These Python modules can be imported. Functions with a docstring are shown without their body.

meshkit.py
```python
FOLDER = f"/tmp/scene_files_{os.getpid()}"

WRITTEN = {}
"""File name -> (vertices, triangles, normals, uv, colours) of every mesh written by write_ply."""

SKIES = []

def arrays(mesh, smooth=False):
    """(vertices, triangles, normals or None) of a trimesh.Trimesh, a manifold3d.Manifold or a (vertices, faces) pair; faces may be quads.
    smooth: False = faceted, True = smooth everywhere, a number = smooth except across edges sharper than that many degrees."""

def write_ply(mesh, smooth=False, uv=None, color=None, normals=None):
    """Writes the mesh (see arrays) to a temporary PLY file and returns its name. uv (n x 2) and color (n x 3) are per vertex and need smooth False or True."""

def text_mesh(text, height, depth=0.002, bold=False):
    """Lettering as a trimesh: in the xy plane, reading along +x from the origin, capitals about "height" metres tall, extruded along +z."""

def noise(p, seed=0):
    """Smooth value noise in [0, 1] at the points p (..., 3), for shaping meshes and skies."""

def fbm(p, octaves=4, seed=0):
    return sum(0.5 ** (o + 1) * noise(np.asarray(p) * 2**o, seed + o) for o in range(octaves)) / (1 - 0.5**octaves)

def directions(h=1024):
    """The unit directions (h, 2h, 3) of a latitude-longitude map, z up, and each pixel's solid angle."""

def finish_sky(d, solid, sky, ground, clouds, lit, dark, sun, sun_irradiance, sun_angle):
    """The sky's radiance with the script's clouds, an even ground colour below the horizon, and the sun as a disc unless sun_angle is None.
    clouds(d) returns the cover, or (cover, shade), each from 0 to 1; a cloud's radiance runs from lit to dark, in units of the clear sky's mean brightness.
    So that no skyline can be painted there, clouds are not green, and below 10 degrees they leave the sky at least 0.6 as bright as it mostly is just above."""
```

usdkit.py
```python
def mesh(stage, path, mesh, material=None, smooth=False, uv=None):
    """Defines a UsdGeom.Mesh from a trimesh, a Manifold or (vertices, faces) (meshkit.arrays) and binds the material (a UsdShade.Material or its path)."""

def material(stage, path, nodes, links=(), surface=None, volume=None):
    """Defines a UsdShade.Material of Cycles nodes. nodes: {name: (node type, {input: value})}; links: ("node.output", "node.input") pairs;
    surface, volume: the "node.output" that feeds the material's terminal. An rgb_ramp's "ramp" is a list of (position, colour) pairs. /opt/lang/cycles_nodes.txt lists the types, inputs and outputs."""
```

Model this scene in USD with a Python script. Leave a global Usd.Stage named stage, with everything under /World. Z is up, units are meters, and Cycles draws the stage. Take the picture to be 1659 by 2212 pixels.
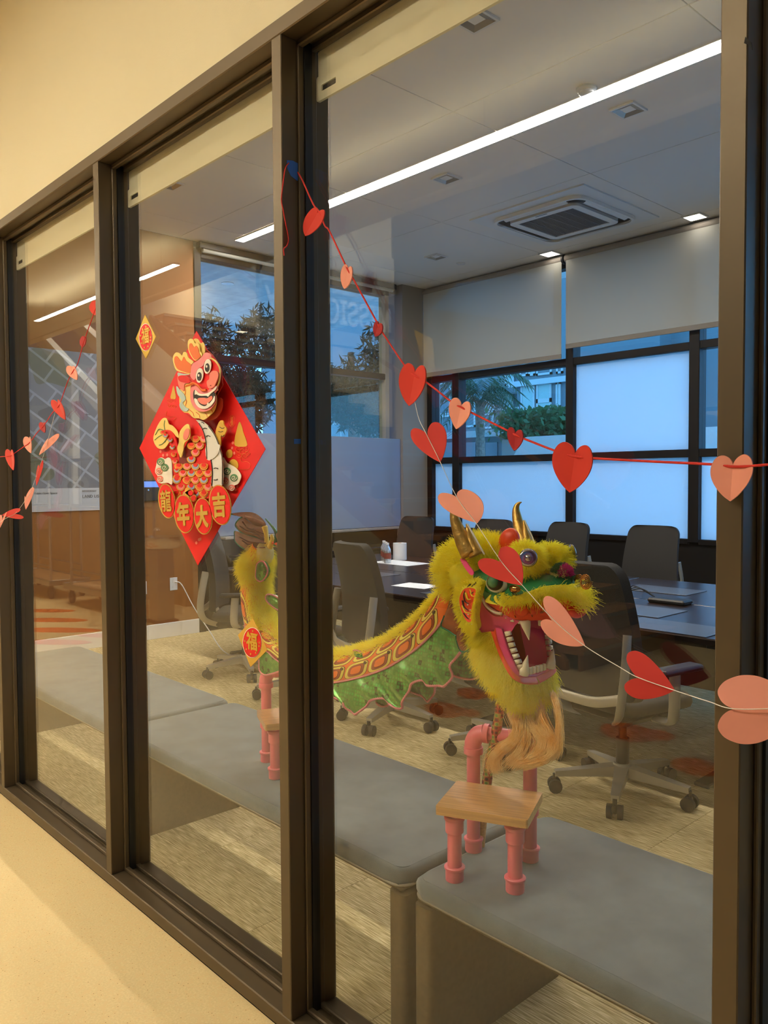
import math, random, numpy as np, trimesh, manifold3d as m3, usdkit
from pxr import Usd, UsdGeom, UsdLux, UsdShade, Gf, Sdf, Vt
from shapely.geometry import Polygon, Point, box as sbox
from shapely import affinity
stage = Usd.Stage.CreateInMemory()
UsdGeom.SetStageUpAxis(stage, 'Z'); UsdGeom.SetStageMetersPerUnit(stage, 1.0)
UsdGeom.Xform.Define(stage, '/World'); UsdGeom.Scope.Define(stage, '/World/Looks')
rnd = random.Random(7); nr = np.random.RandomState(11)
PI = math.pi
# ---------------------------------------------------------------- camera
W, H, F = 1659, 2212, 1748.0
YAW, PIT, ROL = math.radians(47.175), math.radians(-2.232), math.radians(-.36)
C = np.array([0, -1.2556, 1.5])
FW = np.array([-math.sin(YAW) * math.cos(PIT), math.cos(YAW) * math.cos(PIT), math.sin(PIT)])
_r = np.cross(FW, [0, 0, 1]); _r /= np.linalg.norm(_r); _u = np.cross(_r, FW)
RT = _r * math.cos(ROL) + _u * math.sin(ROL); UP = -_r * math.sin(ROL) + _u * math.cos(ROL)
cam = UsdGeom.Camera.Define(stage, '/World/camera')
cam.AddTransformOp().Set(Gf.Matrix4d(*RT, 0, *UP, 0, *(-FW), 0, *C, 1))
cam.CreateFocalLengthAttr(26.0); cam.CreateHorizontalApertureAttr(26.0 * W / F); cam.CreateClippingRangeAttr((.05, 500))
cam.GetPrim().CreateAttribute('exposure', Sdf.ValueTypeNames.Float).Set(0.0)

# ---------------------------------------------------------------- daylight (overcast sky), tuned against the warm lamps
BEAM = 90.0     # the lobby's downlights
SKY = UsdLux.DomeLight.Define(stage, '/World/sky')
SKY.CreateColorAttr(Gf.Vec3f(.10, .34, 1.0)); SKY.CreateIntensityAttr(1.7)
SUN = UsdLux.DistantLight.Define(stage, '/World/sun'); SUN.CreateAngleAttr(.53); SUN.CreateIntensityAttr(16.0); SUN.CreateColorAttr(Gf.Vec3f(.62, .88, .82))
SUN.AddRotateZOp().Set(-32.0); SUN.AddRotateXOp().Set(41.0)     # high and from behind the building, so that it lights the street but not the room

def at(px, py, ax, val):
    """the point of the plane ax = val that shows at a pixel: how far-off things were measured"""
    d = FW + RT * (px - W / 2) / F - UP * (py - H / 2) / F
    i = 'xyz'.index(ax)
    return C + d * (val - C[i]) / d[i]

# ---------------------------------------------------------------- helpers
def lin(c):
    if isinstance(c, str): c = [int(c[i:i + 2], 16) / 255 for i in (0, 2, 4)]
    return [x / 12.92 if x <= .04045 else ((x + .055) / 1.055) ** 2.4 for x in c]
MATS = {}
def M(name, col, rough=.5, metal=0, noise=None, bump=None, emit=0, coat=0, sheen=0, spec=.5, stretch=None, trans=0, col2=None):
    c = lin(col); n = {'p': ('principled_bsdf', dict(base_color=c, roughness=rough, metallic=metal, coat_weight=coat, sheen_weight=sheen, specular_ior_level=spec))}; l = []
    if emit: n['p'][1].update(emission_color=c, emission_strength=emit)
    if trans: n['p'][1].update(transmission_weight=trans)
    if noise or bump: n['g'] = ('texture_coordinate', {}); n['m'] = ('mapping', {'scale': stretch or (1, 1, 1)}); l += [('g.object', 'm.vector')]
    if noise:
        s, a = noise; d = lin(col2) if col2 else None
        n['n'] = ('noise_texture', dict(scale=s, detail=4)); l += [('m.vector', 'n.vector')]
        n['r'] = ('rgb_ramp', {'ramp': [(.3, [x * (1 - a) for x in c]), (.7, d or [min(1, x * (1 + a)) for x in c])]})
        l += [('n.fac', 'r.fac'), ('r.color', 'p.base_color')]
    if bump:
        n['bn'] = ('noise_texture', dict(scale=bump[0], detail=3)); n['b'] = ('bump', dict(strength=bump[1], distance=bump[2] if len(bump) > 2 else .01))
        l += [('m.vector', 'bn.vector'), ('bn.fac', 'b.height'), ('b.normal', 'p.normal')]
    MATS[name] = usdkit.material(stage, '/World/Looks/' + name, n, l, surface='p.BSDF')
    return MATS[name]
def G(name, nodes, links, surface): MATS[name] = usdkit.material(stage, '/World/Looks/' + name, nodes, links, surface=surface); return MATS[name]

_used = set()
def path_for(parent, name):
    base = (str(parent.GetPath()) if parent is not None else '/World') + '/' + name
    p, k = base, 0
    while p in _used: k += 1; p = f'{base}_{k:03d}'
    _used.add(p); return p
def keys(o, label=None, cat=None, group=None, kind=None):
    for k, v in (('label', label), ('category', cat), ('group', group), ('kind', kind)):
        if v: o.SetCustomDataByKey(k, v)
    return o
def obj(name, mesh, m, parent=None, smooth=False, label=None, cat=None, group=None, kind=None):
    o = usdkit.mesh(stage, path_for(parent, name), mesh, MATS[m] if isinstance(m, str) else m, smooth=smooth).GetPrim()
    return keys(o, label, cat, group, kind)
def thing(name, label=None, cat=None, loc=None, rz=0, group=None, kind=None, parent=None, scale=None):
    x = UsdGeom.Xform.Define(stage, path_for(parent, name))
    if loc is not None: x.AddTranslateOp().Set(Gf.Vec3d(*map(float, loc)))
    if rz: x.AddRotateZOp().Set(math.degrees(rz))
    if scale: x.AddScaleOp().Set(Gf.Vec3f(*scale))
    return keys(x.GetPrim(), label, cat, group, kind)
def dup(root, loc, rz, label, cat=None, group=None, scale=None):
    was = root.GetCustomData()
    r = thing(root.GetName(), label, cat or was['category'], loc, rz, group or was.get('group'), scale=scale)
    r.GetReferences().AddInternalReference(root.GetPath()); r.SetInstanceable(True)
    return r
def curves(name, pts, widths, m, parent=None, label=None, kind=None, cat=None):
    """pts (n, k, 3): n strands of k points; widths k values or (n, k)"""
    n, k = pts.shape[:2]
    c = UsdGeom.BasisCurves.Define(stage, path_for(parent, name))
    c.CreateTypeAttr('linear'); c.CreateCurveVertexCountsAttr(Vt.IntArray([k] * n))
    c.CreatePointsAttr(Vt.Vec3fArray.FromNumpy(pts.reshape(-1, 3).astype(np.float32)))
    c.CreateWidthsAttr(Vt.FloatArray.FromNumpy(np.broadcast_to(widths, (n, k)).astype(np.float32).ravel())); c.SetWidthsInterpolation('vertex')
    UsdShade.MaterialBindingAPI.Apply(c.GetPrim()).Bind(MATS[m])
    return keys(c.GetPrim(), label, cat, kind=kind)

# shapes
def T(v, f): return trimesh.Trimesh(np.asarray(v, float), np.asarray(f), process=False)
def cat_(*ms):
    ms = [a for m in ms for a in (m if isinstance(m, (list, tuple)) else [m])]
    return trimesh.util.concatenate(ms) if len(ms) > 1 else ms[0]
def box(x0, y0, z0, x1, y1, z1):
    b = trimesh.creation.box([abs(x1 - x0), abs(y1 - y0), abs(z1 - z0)]); b.apply_translation([(x0 + x1) / 2, (y0 + y1) / 2, (z0 + z1) / 2]); return b
def man(m):
    q = m.to_mesh(); return T(q.vert_properties[:, :3], q.tri_verts)
def cbox(x0, y0, z0, x1, y1, z1, b=.004):
    """box with chamfered edges"""
    x0, x1 = sorted((x0, x1)); y0, y1 = sorted((y0, y1)); z0, z1 = sorted((z0, z1))
    b = min(b, (x1 - x0) / 2.2, (y1 - y0) / 2.2, (z1 - z0) / 2.2)
    p = []
    for d in range(3):
        e = [b] * 3; e[d] = 0
        p += [(x, y, z) for x in (x0 + e[0], x1 - e[0]) for y in (y0 + e[1], y1 - e[1]) for z in (z0 + e[2], z1 - e[2])]
    return trimesh.convex.convex_hull(np.array(p))
def rbox(x0, y0, z0, x1, y1, z1, r, n=16):
    s = m3.Manifold.sphere(r, n)
    return man(m3.Manifold.batch_hull([s.translate((x, y, z)) for x in (x0 + r, x1 - r) for y in (y0 + r, y1 - r) for z in (z0 + r, z1 - r)]))
def hull(pts): return trimesh.convex.convex_hull(np.asarray(pts, float))
def spline(p, n=8, closed=False):
    p = np.asarray(p, float)
    q = np.vstack([p[-1:], p, p[:2]]) if closed else np.vstack([2 * p[0] - p[1], p, 2 * p[-1] - p[-2]])
    out = []
    for i in range(1, len(q) - 2):
        t = np.linspace(0, 1, n, endpoint=False)[:, None]; a, b, c, d = q[i - 1:i + 3]
        out.append(.5 * (2 * b + (c - a) * t + (2 * a - 5 * b + 4 * c - d) * t ** 2 + (3 * b - a - 3 * c + d) * t ** 3))
    if not closed: out.append(q[-2:-1])
    return np.vstack(out)
def resample(p, n):
    p = np.asarray(p, float); s = np.r_[0, np.cumsum(np.linalg.norm(np.diff(p, axis=0), axis=1))]
    return np.stack([np.interp(np.linspace(0, s[-1], n), s, p[:, k]) for k in range(p.shape[1])], 1)
def frames(p):
    t = np.gradient(p, axis=0); t /= np.linalg.norm(t, axis=1)[:, None] + 1e-12
    a = np.array([0, 0, 1.]) if abs(t[0][2]) < .9 else np.array([1., 0, 0])
    n = [np.cross(t[0], a)]; n[0] /= np.linalg.norm(n[0])
    for i in range(1, len(p)):
        v = n[-1] - t[i] * (n[-1] @ t[i]); n.append(v / np.linalg.norm(v))
    n = np.array(n); return t, n, np.cross(t, n)
def grid(rows, closed=False):
    """(m, n, 3) points to a mesh; closed joins the last column to the first"""
    rows = np.asarray(rows, float); m, n = rows.shape[:2]; f = []
    for i in range(m - 1):
        for j in range(n if closed else n - 1):
            a, b = i * n + j, i * n + (j + 1) % n
            f += [(a, b, b + n), (a, b + n, a + n)]
    return T(rows.reshape(-1, 3), f)
def tube(p, r, n=8, r2=None, caps=True):
    p = np.asarray(p, float); r = np.broadcast_to(r, len(p)); r2 = r if r2 is None else np.broadcast_to(r2, len(p))
    t, a, b = frames(p); th = np.linspace(0, 2 * PI, n, endpoint=False)
    rows = p[:, None] + a[:, None] * (np.cos(th)[None, :, None] * r[:, None, None]) + b[:, None] * (np.sin(th)[None, :, None] * r2[:, None, None])
    g = grid(rows, True)
    if caps:
        v = np.vstack([g.vertices, p[:1], p[-1:]]); k = len(g.vertices); e = (len(p) - 1) * n
        f = [(k, (j + 1) % n, j) for j in range(n)] + [(k + 1, e + j, e + (j + 1) % n) for j in range(n)]
        g = T(v, np.vstack([g.faces, f]))
    return g
def cyl(a, b, r, n=16, r2=None): return tube([a, b], [r, r if r2 is None else r2], n)
def lathe(prof, n=24, at_=(0, 0, 0), axis=None):
    th = np.linspace(0, 2 * PI, n, endpoint=False); prof = np.asarray(prof, float)
    g = grid(np.stack([prof[:, :1] * np.cos(th), prof[:, :1] * np.sin(th), np.repeat(prof[:, 1:], n, 1)], -1), True)
    g.invert()
    if axis is not None: g.apply_transform(trimesh.geometry.align_vectors([0, 0, 1], axis))
    g.apply_translation(at_); return g
def ball(c, r, sub=2):
    s = trimesh.creation.icosphere(sub); s.apply_scale(np.broadcast_to(r, 3)); s.apply_translation(c); return s
def prism(poly, h):
    if not isinstance(poly, Polygon) and not hasattr(poly, 'geoms'): poly = Polygon(poly)
    poly = poly.buffer(0)
    return cat_([trimesh.creation.extrude_polygon(g, h, engine='earcut') for g in getattr(poly, 'geoms', [poly]) if g.area > 1e-9])
def xz(mesh, y):
    """a prism drawn in (x, z) stood up in the plane y, its face towards -y"""
    v = mesh.vertices; return T(np.stack([v[:, 0], y + v[:, 2], v[:, 1]], 1), mesh.faces[:, ::-1] if False else mesh.faces)
def yz(mesh, x):
    v = mesh.vertices; return T(np.stack([x + v[:, 2], v[:, 0], v[:, 1]], 1), mesh.faces)
def turn(mesh, deg, axis=(0, 0, 1), at_=(0, 0, 0)):
    mesh = mesh.copy(); mesh.apply_transform(trimesh.transformations.rotation_matrix(math.radians(deg), axis, at_)); return mesh
def move(mesh, d): mesh = mesh.copy(); mesh.apply_translation(d); return mesh

# ---------------------------------------------------------------- materials
M('bronze', '60523e', .42, .5)
M('gasket', '0c0b0a', .5)
M('black_frame', '0b0c10', .5, spec=.25)
M('cream_paint', 'dfd2ae', .75, bump=(180, .05))
M('white_paint', 'd8d8d6', .8)
M('accent_paint', '8a5826', .7)
M('umber_paint', '3c332b', .8)
M('grey_paint', '8f8a84', .8)
M('black_paint', '0a0b0e', .7, spec=.2)
M('baseboard', 'dedede', .5)
M('ceiling_panel', 'e6e3df', .85)
M('white_metal', 'd6d8da', .4)
M('dark_void', '181614', .8)
M('wood_stair', '8a5a30', .45, noise=(3, .25), stretch=(1, 14, 1))
M('steel', 'a8a39a', .3, .9)
M('chrome', 'd0d0d0', .12, 1)
M('plastic_black', '141416', .5)
M('plastic_white', 'dcdfe2', .45)
def lamp(name, col, s): G(name, {'e': ('emission', {'color': lin(col), 'strength': s})}, [], 'e.emission')
lamp('lamp_cool', 'fff4e4', 112); lamp('lamp_warm', 'fff5dd', 218); lamp('lamp_down', 'fff0dc', 12); lamp('lamp_spot', 'ffe2bb', 30); lamp('lamp_up', 'fff5dd', 45); lamp('screen_blue', '6f9cff', 1.3)
def pane_mat(name, F0, tint):
    G(name, {'w': ('layer_weight', {'blend': .5}), 'p': ('math', {'math_type': 'power', 'value2': 5.0}), 'm': ('math', {'math_type': 'multiply_add', 'value2': 1 - F0, 'value3': F0}),
             't': ('transparent_bsdf', {'color': tint}), 'g': ('glossy_bsdf', {'color': (1, 1, 1), 'roughness': 0.0}), 'x': ('mix_closure', {})},
      [('w.facing', 'p.value1'), ('p.value', 'm.value1'), ('m.value', 'x.fac'), ('t.BSDF', 'x.closure1'), ('g.BSDF', 'x.closure2')], 'x.closure')
pane_mat('glass', .042, (.985, .99, .985)); pane_mat('window_glass', .04, (.97, .99, .83))
def sheet_mat(name, col, tr, thru=0, rough=.9):
    c = lin(col)
    n = {'d': ('diffuse_bsdf', {'color': c}), 't': ('translucent_bsdf', {'color': c}), 'x': ('mix_closure', {'fac': tr})}; l = [('d.BSDF', 'x.closure1'), ('t.BSDF', 'x.closure2')]; o = 'x.closure'
    if thru: n['c'] = ('transparent_bsdf', {'color': (1, 1, 1)}); n['y'] = ('mix_closure', {'fac': thru}); l += [('x.closure', 'y.closure1'), ('c.BSDF', 'y.closure2')]; o = 'y.closure'
    G(name, n, l, o)
sheet_mat('frosted_film', 'eef4f8', .82); sheet_mat('solar_shade', 'c6c8c2', .25, .09); sheet_mat('roller_fabric', 'f0e6c6', .3); sheet_mat('acrylic_board', 'b9c6d6', .6)
# floors
G('carpet', {'g': ('texture_coordinate', {}), 'o': ('object_info', {}), 'c': ('combine_xyz', {}), 'a': ('vector_math', {'math_type': 'add'}), 'm': ('mapping', {'scale': (13, 220, 1)}), 'n': ('noise_texture', {'scale': 1, 'detail': 3}),
             'm2': ('mapping', {'scale': (160, 160, 160)}), 'n2': ('noise_texture', {'scale': 1, 'detail': 1}), 'x': ('math', {'math_type': 'multiply_add', 'value2': .55, 'value3': 0}),
             'r': ('rgb_ramp', {'ramp': [(.3, lin('93825a')), (.5, lin('c0af82')), (.7, lin('e8d9b0'))]}), 'p': ('principled_bsdf', {'roughness': .95, 'specular_ior_level': .1}), 'b': ('bump', {'strength': .5, 'distance': .004}), 's': ('math', {'math_type': 'multiply', 'value2': 50})},
  [('o.random', 's.value1'), ('s.value', 'c.x'), ('s.value', 'c.y'), ('g.object', 'a.vector1'), ('c.vector', 'a.vector2'), ('a.vector', 'm.vector'), ('m.vector', 'n.vector'), ('g.object', 'm2.vector'), ('m2.vector', 'n2.vector'),
   ('n2.fac', 'x.value1'), ('x.value', 'x2.value2'), ('n.fac', 'x2.value1'), ('x2.value', 'r.fac'), ('r.color', 'p.base_color'), ('x2.value', 'b.height'), ('b.normal', 'p.normal')] if False else
  [('o.random', 's.value1'), ('s.value', 'c.x'), ('s.value', 'c.y'), ('g.object', 'a.vector1'), ('c.vector', 'a.vector2'), ('a.vector', 'm.vector'), ('m.vector', 'n.vector'), ('n.fac', 'r.fac'), ('r.color', 'p.base_color'), ('n.fac', 'b.height'), ('b.normal', 'p.normal')], 'p.BSDF')
G('lobby_floor', {'g': ('texture_coordinate', {}), 'v': ('voronoi_texture', {'scale': 95}), 'r': ('rgb_ramp', {'ramp': [(.06, lin('5b3f1c')), (.16, lin('dcc290'))]}), 'n': ('noise_texture', {'scale': 160, 'detail': 2}), 'r2': ('rgb_ramp', {'ramp': [(.35, lin('d6bf8e')), (.65, lin('e0c998'))]}),
                  'v2': ('voronoi_texture', {'scale': 95}), 'k': ('math', {'math_type': 'greater_than', 'value2': .72}), 'sc': ('separate_color', {}), 'mx': ('mix_color', {'blend_type': 'mix'}), 'p': ('principled_bsdf', {'roughness': .55, 'specular_ior_level': .25})},
  [('g.object', 'v.vector'), ('g.object', 'n.vector'), ('v.distance', 'r.fac'), ('n.fac', 'r2.fac'), ('v.color', 'sc.color'), ('sc.r', 'k.value1'), ('k.value', 'mx.fac'), ('r2.color', 'mx.a'), ('r.color', 'mx.b'), ('mx.result', 'p.base_color')], 'p.BSDF')

# ================================================================ THE SETTING
XL, YB, ZC = -7.13, 6.04, 3.85          # left wall, back wall, ceiling
XR = 3.2
MX = [-4.0759, -2.8957, -1.7767, -.5816, .62, 1.82]; MW = .0421   # mullions' left edges
FD, YG = .158, .08                       # frame depth, glass
HEAD, TOP, SILL = 2.650, 2.6936, .0434
# glazed partition: one frame of head, sill, mullions, panes
w1 = thing('window_1', 'dark bronze glazed partition between the cream lobby and the meeting room', kind='structure')
obj('sill', cat_(cbox(MX[0] - 3, -.02 + .02, 0, XR, FD, SILL, .003), cbox(MX[0] - 3, YG + .012, SILL, XR, YG + .03, SILL + .014, .003), cbox(MX[0] - 3, YG - .03, SILL, XR, YG - .012, SILL + .014, .003)), 'bronze', w1)
obj('head', cat_(cbox(MX[0] - 3, 0, HEAD, XR, FD, TOP, .003), cbox(MX[0] - 3, YG + .012, HEAD - .016, XR, YG + .03, HEAD, .003), cbox(MX[0] - 3, YG - .03, HEAD - .016, XR, YG - .012, HEAD, .003)), 'bronze', w1)
for x in [MX[0] - 1.2, MX[0] - 2.4] + MX:
    obj('mullion', cat_(cbox(x, 0, SILL, x + MW, FD, HEAD, .002), cbox(x + MW, YG - .03, SILL, x + MW + .008, YG - .012, HEAD, .002), cbox(x + MW, YG + .012, SILL, x + MW + .008, YG + .03, HEAD, .002),
                        cbox(x - .008, YG - .03, SILL, x, YG - .012, HEAD, .002), cbox(x - .008, YG + .012, SILL, x, YG + .03, HEAD, .002)), 'bronze', w1)
    obj('gasket', cat_(box(x + MW - .001, YG - .012, SILL, x + MW + .012, YG + .012, HEAD), box(x - .012, YG - .012, SILL, x + .001, YG + .012, HEAD)), 'gasket', w1)
xs = sorted([MX[0] - 2.4, MX[0] - 1.2] + MX)
for a, b in zip(xs, xs[1:]):
    obj('pane', box(a + MW + .004, YG - .003, SILL + .004, b - .004, YG + .003, HEAD - .004), 'glass', w1)
# front wall over the partition
obj('wall_front', box(-20, 0.004, TOP, XR, .2, ZC + .15), 'cream_paint', kind='structure')
obj('wall_front', box(-20, 0.004, 0, MX[0] - 2.4, .2, TOP), 'cream_paint', kind='structure')
# left wall of the meeting room: painted part, black sill part, head, corner pier
wl = thing('wall_left', kind='structure')
obj('painted_wall', box(XL - .25, FD, 0, XL, 2.83, ZC), 'accent_paint', wl)
obj('dark_panel', box(XL - .25, 2.83, 0, XL - .01, 5.62, .92), 'black_paint', wl)
obj('head_wall', box(XL - .25, 2.83, 3.74, XL, 5.62, ZC), 'grey_paint', wl)
obj('pier', box(XL - .25, 5.58, 0, XL + .1, YB + .2, ZC), 'grey_paint', wl)
obj('baseboard_left', cbox(XL, FD + .01, 0, XL + .014, 2.83, .14, .004), 'baseboard', kind='structure')
w3 = thing('window_3', 'tall black framed window in the left wall', kind='structure')
for n, b in (('jamb', (2.83, .0, 2.905, 3.80)), ('jamb', (5.375, .92, 5.44, 3.76)), ('head', (2.905, 3.70, 5.44, 3.79)), ('transom', (2.905, 2.705, 5.375, 2.772)), ('sill', (2.905, .9, 5.44, .96)), ('mullion', (4.12, .96, 4.17, 3.70))):
    obj(n, cbox(XL - .1, b[0], b[1], XL + .015, b[2], b[3], .004), 'black_frame' if b[0] < 5 else 'grey_paint', w3)
for a, b in ((2.905, 4.12), (4.17, 5.375)):
    for c, d in ((.96, 2.705), (2.772, 3.70)): obj('pane', box(XL - .05, a, c, XL - .044, b, d), 'window_glass', w3)
# back wall: black sill wall, framed windows
wb = thing('wall_back', kind='structure')
obj('sill_wall', box(XL, YB, 0, XR, YB + .2, .9), 'black_paint', wb)
obj('head_wall', box(XL, YB, 3.8, XR, YB + .2, ZC), 'grey_paint', wb)
w2 = thing('window_2', 'black framed window band with frosted lower panes in the back wall', kind='structure')
VM = [(-7.05, -6.95), (-6.615, -6.51), (-4.995, -4.903), (-3.632, -3.53), (-2.05, -1.95), (-.45, -.35), (1.15, 1.25), (2.75, 3.2)]
for a, b in VM: obj('mullion', cbox(a, YB - .04, .9, b, YB + .1, 3.8, .004), 'black_frame', w2)
for (a, a1), (b0, b) in zip(VM, VM[1:]):
    for z0, z1 in ((.88, .93), (1.70, 1.775), (2.70, 2.775), (3.72, 3.8)): obj('rail', cbox(a1 - .001, YB - .03, z0, b0 + .001, YB + .09, z1, .004), 'black_frame', w2)
    for z0, z1 in ((.93, 1.70), (1.775, 2.70), (2.775, 3.72)): obj('pane', box(a1, YB + .03, z0, b0, YB + .036, z1), 'window_glass', w2)
    obj('frosted_film', box(a1, YB + .024, .93, b0, YB + .026, 1.70), 'frosted_film', w2)
    if b0 == -3.632: obj('frosted_film', box(a1, YB + .024, 1.775, b0, YB + .026, 2.70), 'frosted_film', w2)
# right wall and floor
obj('wall_right', box(XR, 0, 0, XR + .2, YB + .2, ZC), 'grey_paint', kind='structure')
fl = thing('floor', 'tan striated carpet tiles of the meeting room', kind='structure')
obj('slab', box(XL - .2, .0, -.1, XR, YB + .2, -.008), 'dark_void', fl)
ts = .61
for i in range(17):
    for j in range(10):
        x0, y0 = XL + i * ts, FD - .03 + j * ts
        obj('carpet_tile', cbox(x0 + .0006, y0 + .0006, -.008, min(x0 + ts, XR) - .0006, min(y0 + ts, YB) - .0006, 0, .0012), 'carpet', fl)
# ceiling of large panels
ce = thing('ceiling', 'grey white ceiling of large panels', kind='structure')
obj('plenum', box(XL - .2, 0, ZC + .02, XR, YB + .2, ZC + .15), 'dark_void', ce)
gx = [XL, -6.64, -5.12, -3.55, -1.98, -.4, 1.17, XR]; gy = [.2, 1.1, 2.66, 4.22, 5.75, YB]
for a, b in zip(gx, gx[1:]):
    for c, d in zip(gy, gy[1:]): obj('ceiling_panel', cbox(a + .003, c + .003, ZC, b - .003, d - .003, ZC + .02, .002), 'ceiling_panel', ce)
# ---- lobby
obj('floor', box(-20, -9, -.1, XR + 3, 0, 0), 'lobby_floor', label='speckled tan lobby floor', kind='structure')
obj('ceiling', box(-20, -3.45, ZC, XR + 3, 0, ZC + .15), 'cream_paint', kind='structure')
obj('wall_right', box(XR + 3, -9, 0, XR + 3.2, 0, 6), 'umber_paint', kind='structure')
obj('wall_left', box(-20.2, -9, 0, -20, 0, 6), 'cream_paint', kind='structure')
obj('wall_back', box(-20, -5.7, 0, -7.3, -5.5, 6), 'cream_paint', kind='structure'); obj('wall_back', box(-7.3, -5.7, 0, XR + 3, -5.5, 6), 'umber_paint', kind='structure')
obj('trim_1', cbox(-20, -3.6, ZC - .02, XR + 3, -3.45, 4.6, .01), 'cream_paint', label='soffit edge of the lobby ceiling', kind='structure')
obj('ceiling', box(-20, -5.7, 5.2, XR + 3, -3.45, 5.4), 'dark_void', kind='structure')
# ---- lamps
def linear(x0, x1, y0, y1, z, mat, label, group=None):
    t = thing('linear_light', label, 'light')
    obj('housing', cat_(box(x0 - .006, y0 - .006, z - .014, x1 + .006, y0, z), box(x0 - .006, y1, z - .014, x1 + .006, y1 + .006, z), box(x0 - .012, y0, z - .014, x0, y1, z), box(x1, y0, z - .014, x1 + .012, y1, z)), 'white_metal', t)
    obj('diffuser', box(x0, y0, z - .012, x1, y1, z - .004), mat, t)
linear(-6.80, -.9, 3.10, 3.195, ZC - .001, 'lamp_cool', 'long recessed linear light glowing white across the meeting room ceiling')
def pendant(x0, x1, label):
    t = thing('pendant_light', label, 'light'); y0, y1, z = -2.535, -2.48, 3.60
    obj('housing', cat_(box(x0, y0 - .006, z + .002, x1, y0, z + .022), box(x0, y1, z + .002, x1, y1 + .006, z + .022), box(x0 - .006, y0 - .006, z + .002, x0, y1 + .006, z + .022), box(x1, y0 - .006, z + .002, x1 + .006, y1 + .006, z + .022)), 'white_metal', t)
    obj('diffuser', box(x0, y0, z, x1, y1, z + .004), 'lamp_warm', t); obj('uplight', box(x0, y0, z + .018, x1, y1, z + .022), 'lamp_up', t)
    for x in np.linspace(x0 + .3, x1 - .3, 3): obj('cable', cyl((x, (y0 + y1) / 2, z + .022), (x, (y0 + y1) / 2, ZC), .002, 6), 'steel', t)
pendant(-10.87, -7.17, 'long lobby pendant light mirrored at the left above the racks'); pendant(-5.3, -1.3, 'long lobby pendant light facing the middle and right panes')
for x, y in ((-5.0, -1.35), (-3.5, -1.35), (-2.0, -1.35), (-.5, -1.35), (-6.2, -4.6), (-9.2, -4.6), (-12.2, -4.6)):
    zc = ZC if y > -3 else 5.2
    t = thing('spot_light', 'round warm downlight in the lobby ceiling %s' % {-5.0: 'left of the leftmost pane', -3.5: 'before the leftmost pane', -2.0: 'before the middle pane', -.5: 'before the right pane', -6.2: 'above the foot of the stairs', -9.2: 'above the middle of the stairs', -12.2: 'above the head of the stairs'}[x], 'light')
    obj('trim_ring', lathe([(.075, -.003), (.075, .01), (.06, .01), (.06, -.003), (.075, -.003)], 20, (x, y, zc - .012)), 'white_metal', t)
    obj('lens', lathe([(0, -.001), (.06, -.001), (.06, .004), (0, .004)], 20, (x, y, zc - .006)), 'lamp_spot', t)
    d = UsdLux.DiskLight.Define(stage, str(t.GetPath()) + '/beam'); d.AddTranslateOp().Set(Gf.Vec3d(x, y, zc - .02)); d.CreateRadiusAttr(.055); d.CreateColorAttr(Gf.Vec3f(1, .92, .73)); d.CreateIntensityAttr(BEAM * (1 if y > -3 else 32))
    sh = UsdLux.ShapingAPI.Apply(d.GetPrim()); sh.CreateShapingConeAngleAttr(62.0); sh.CreateShapingConeSoftnessAttr(.8)
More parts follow.
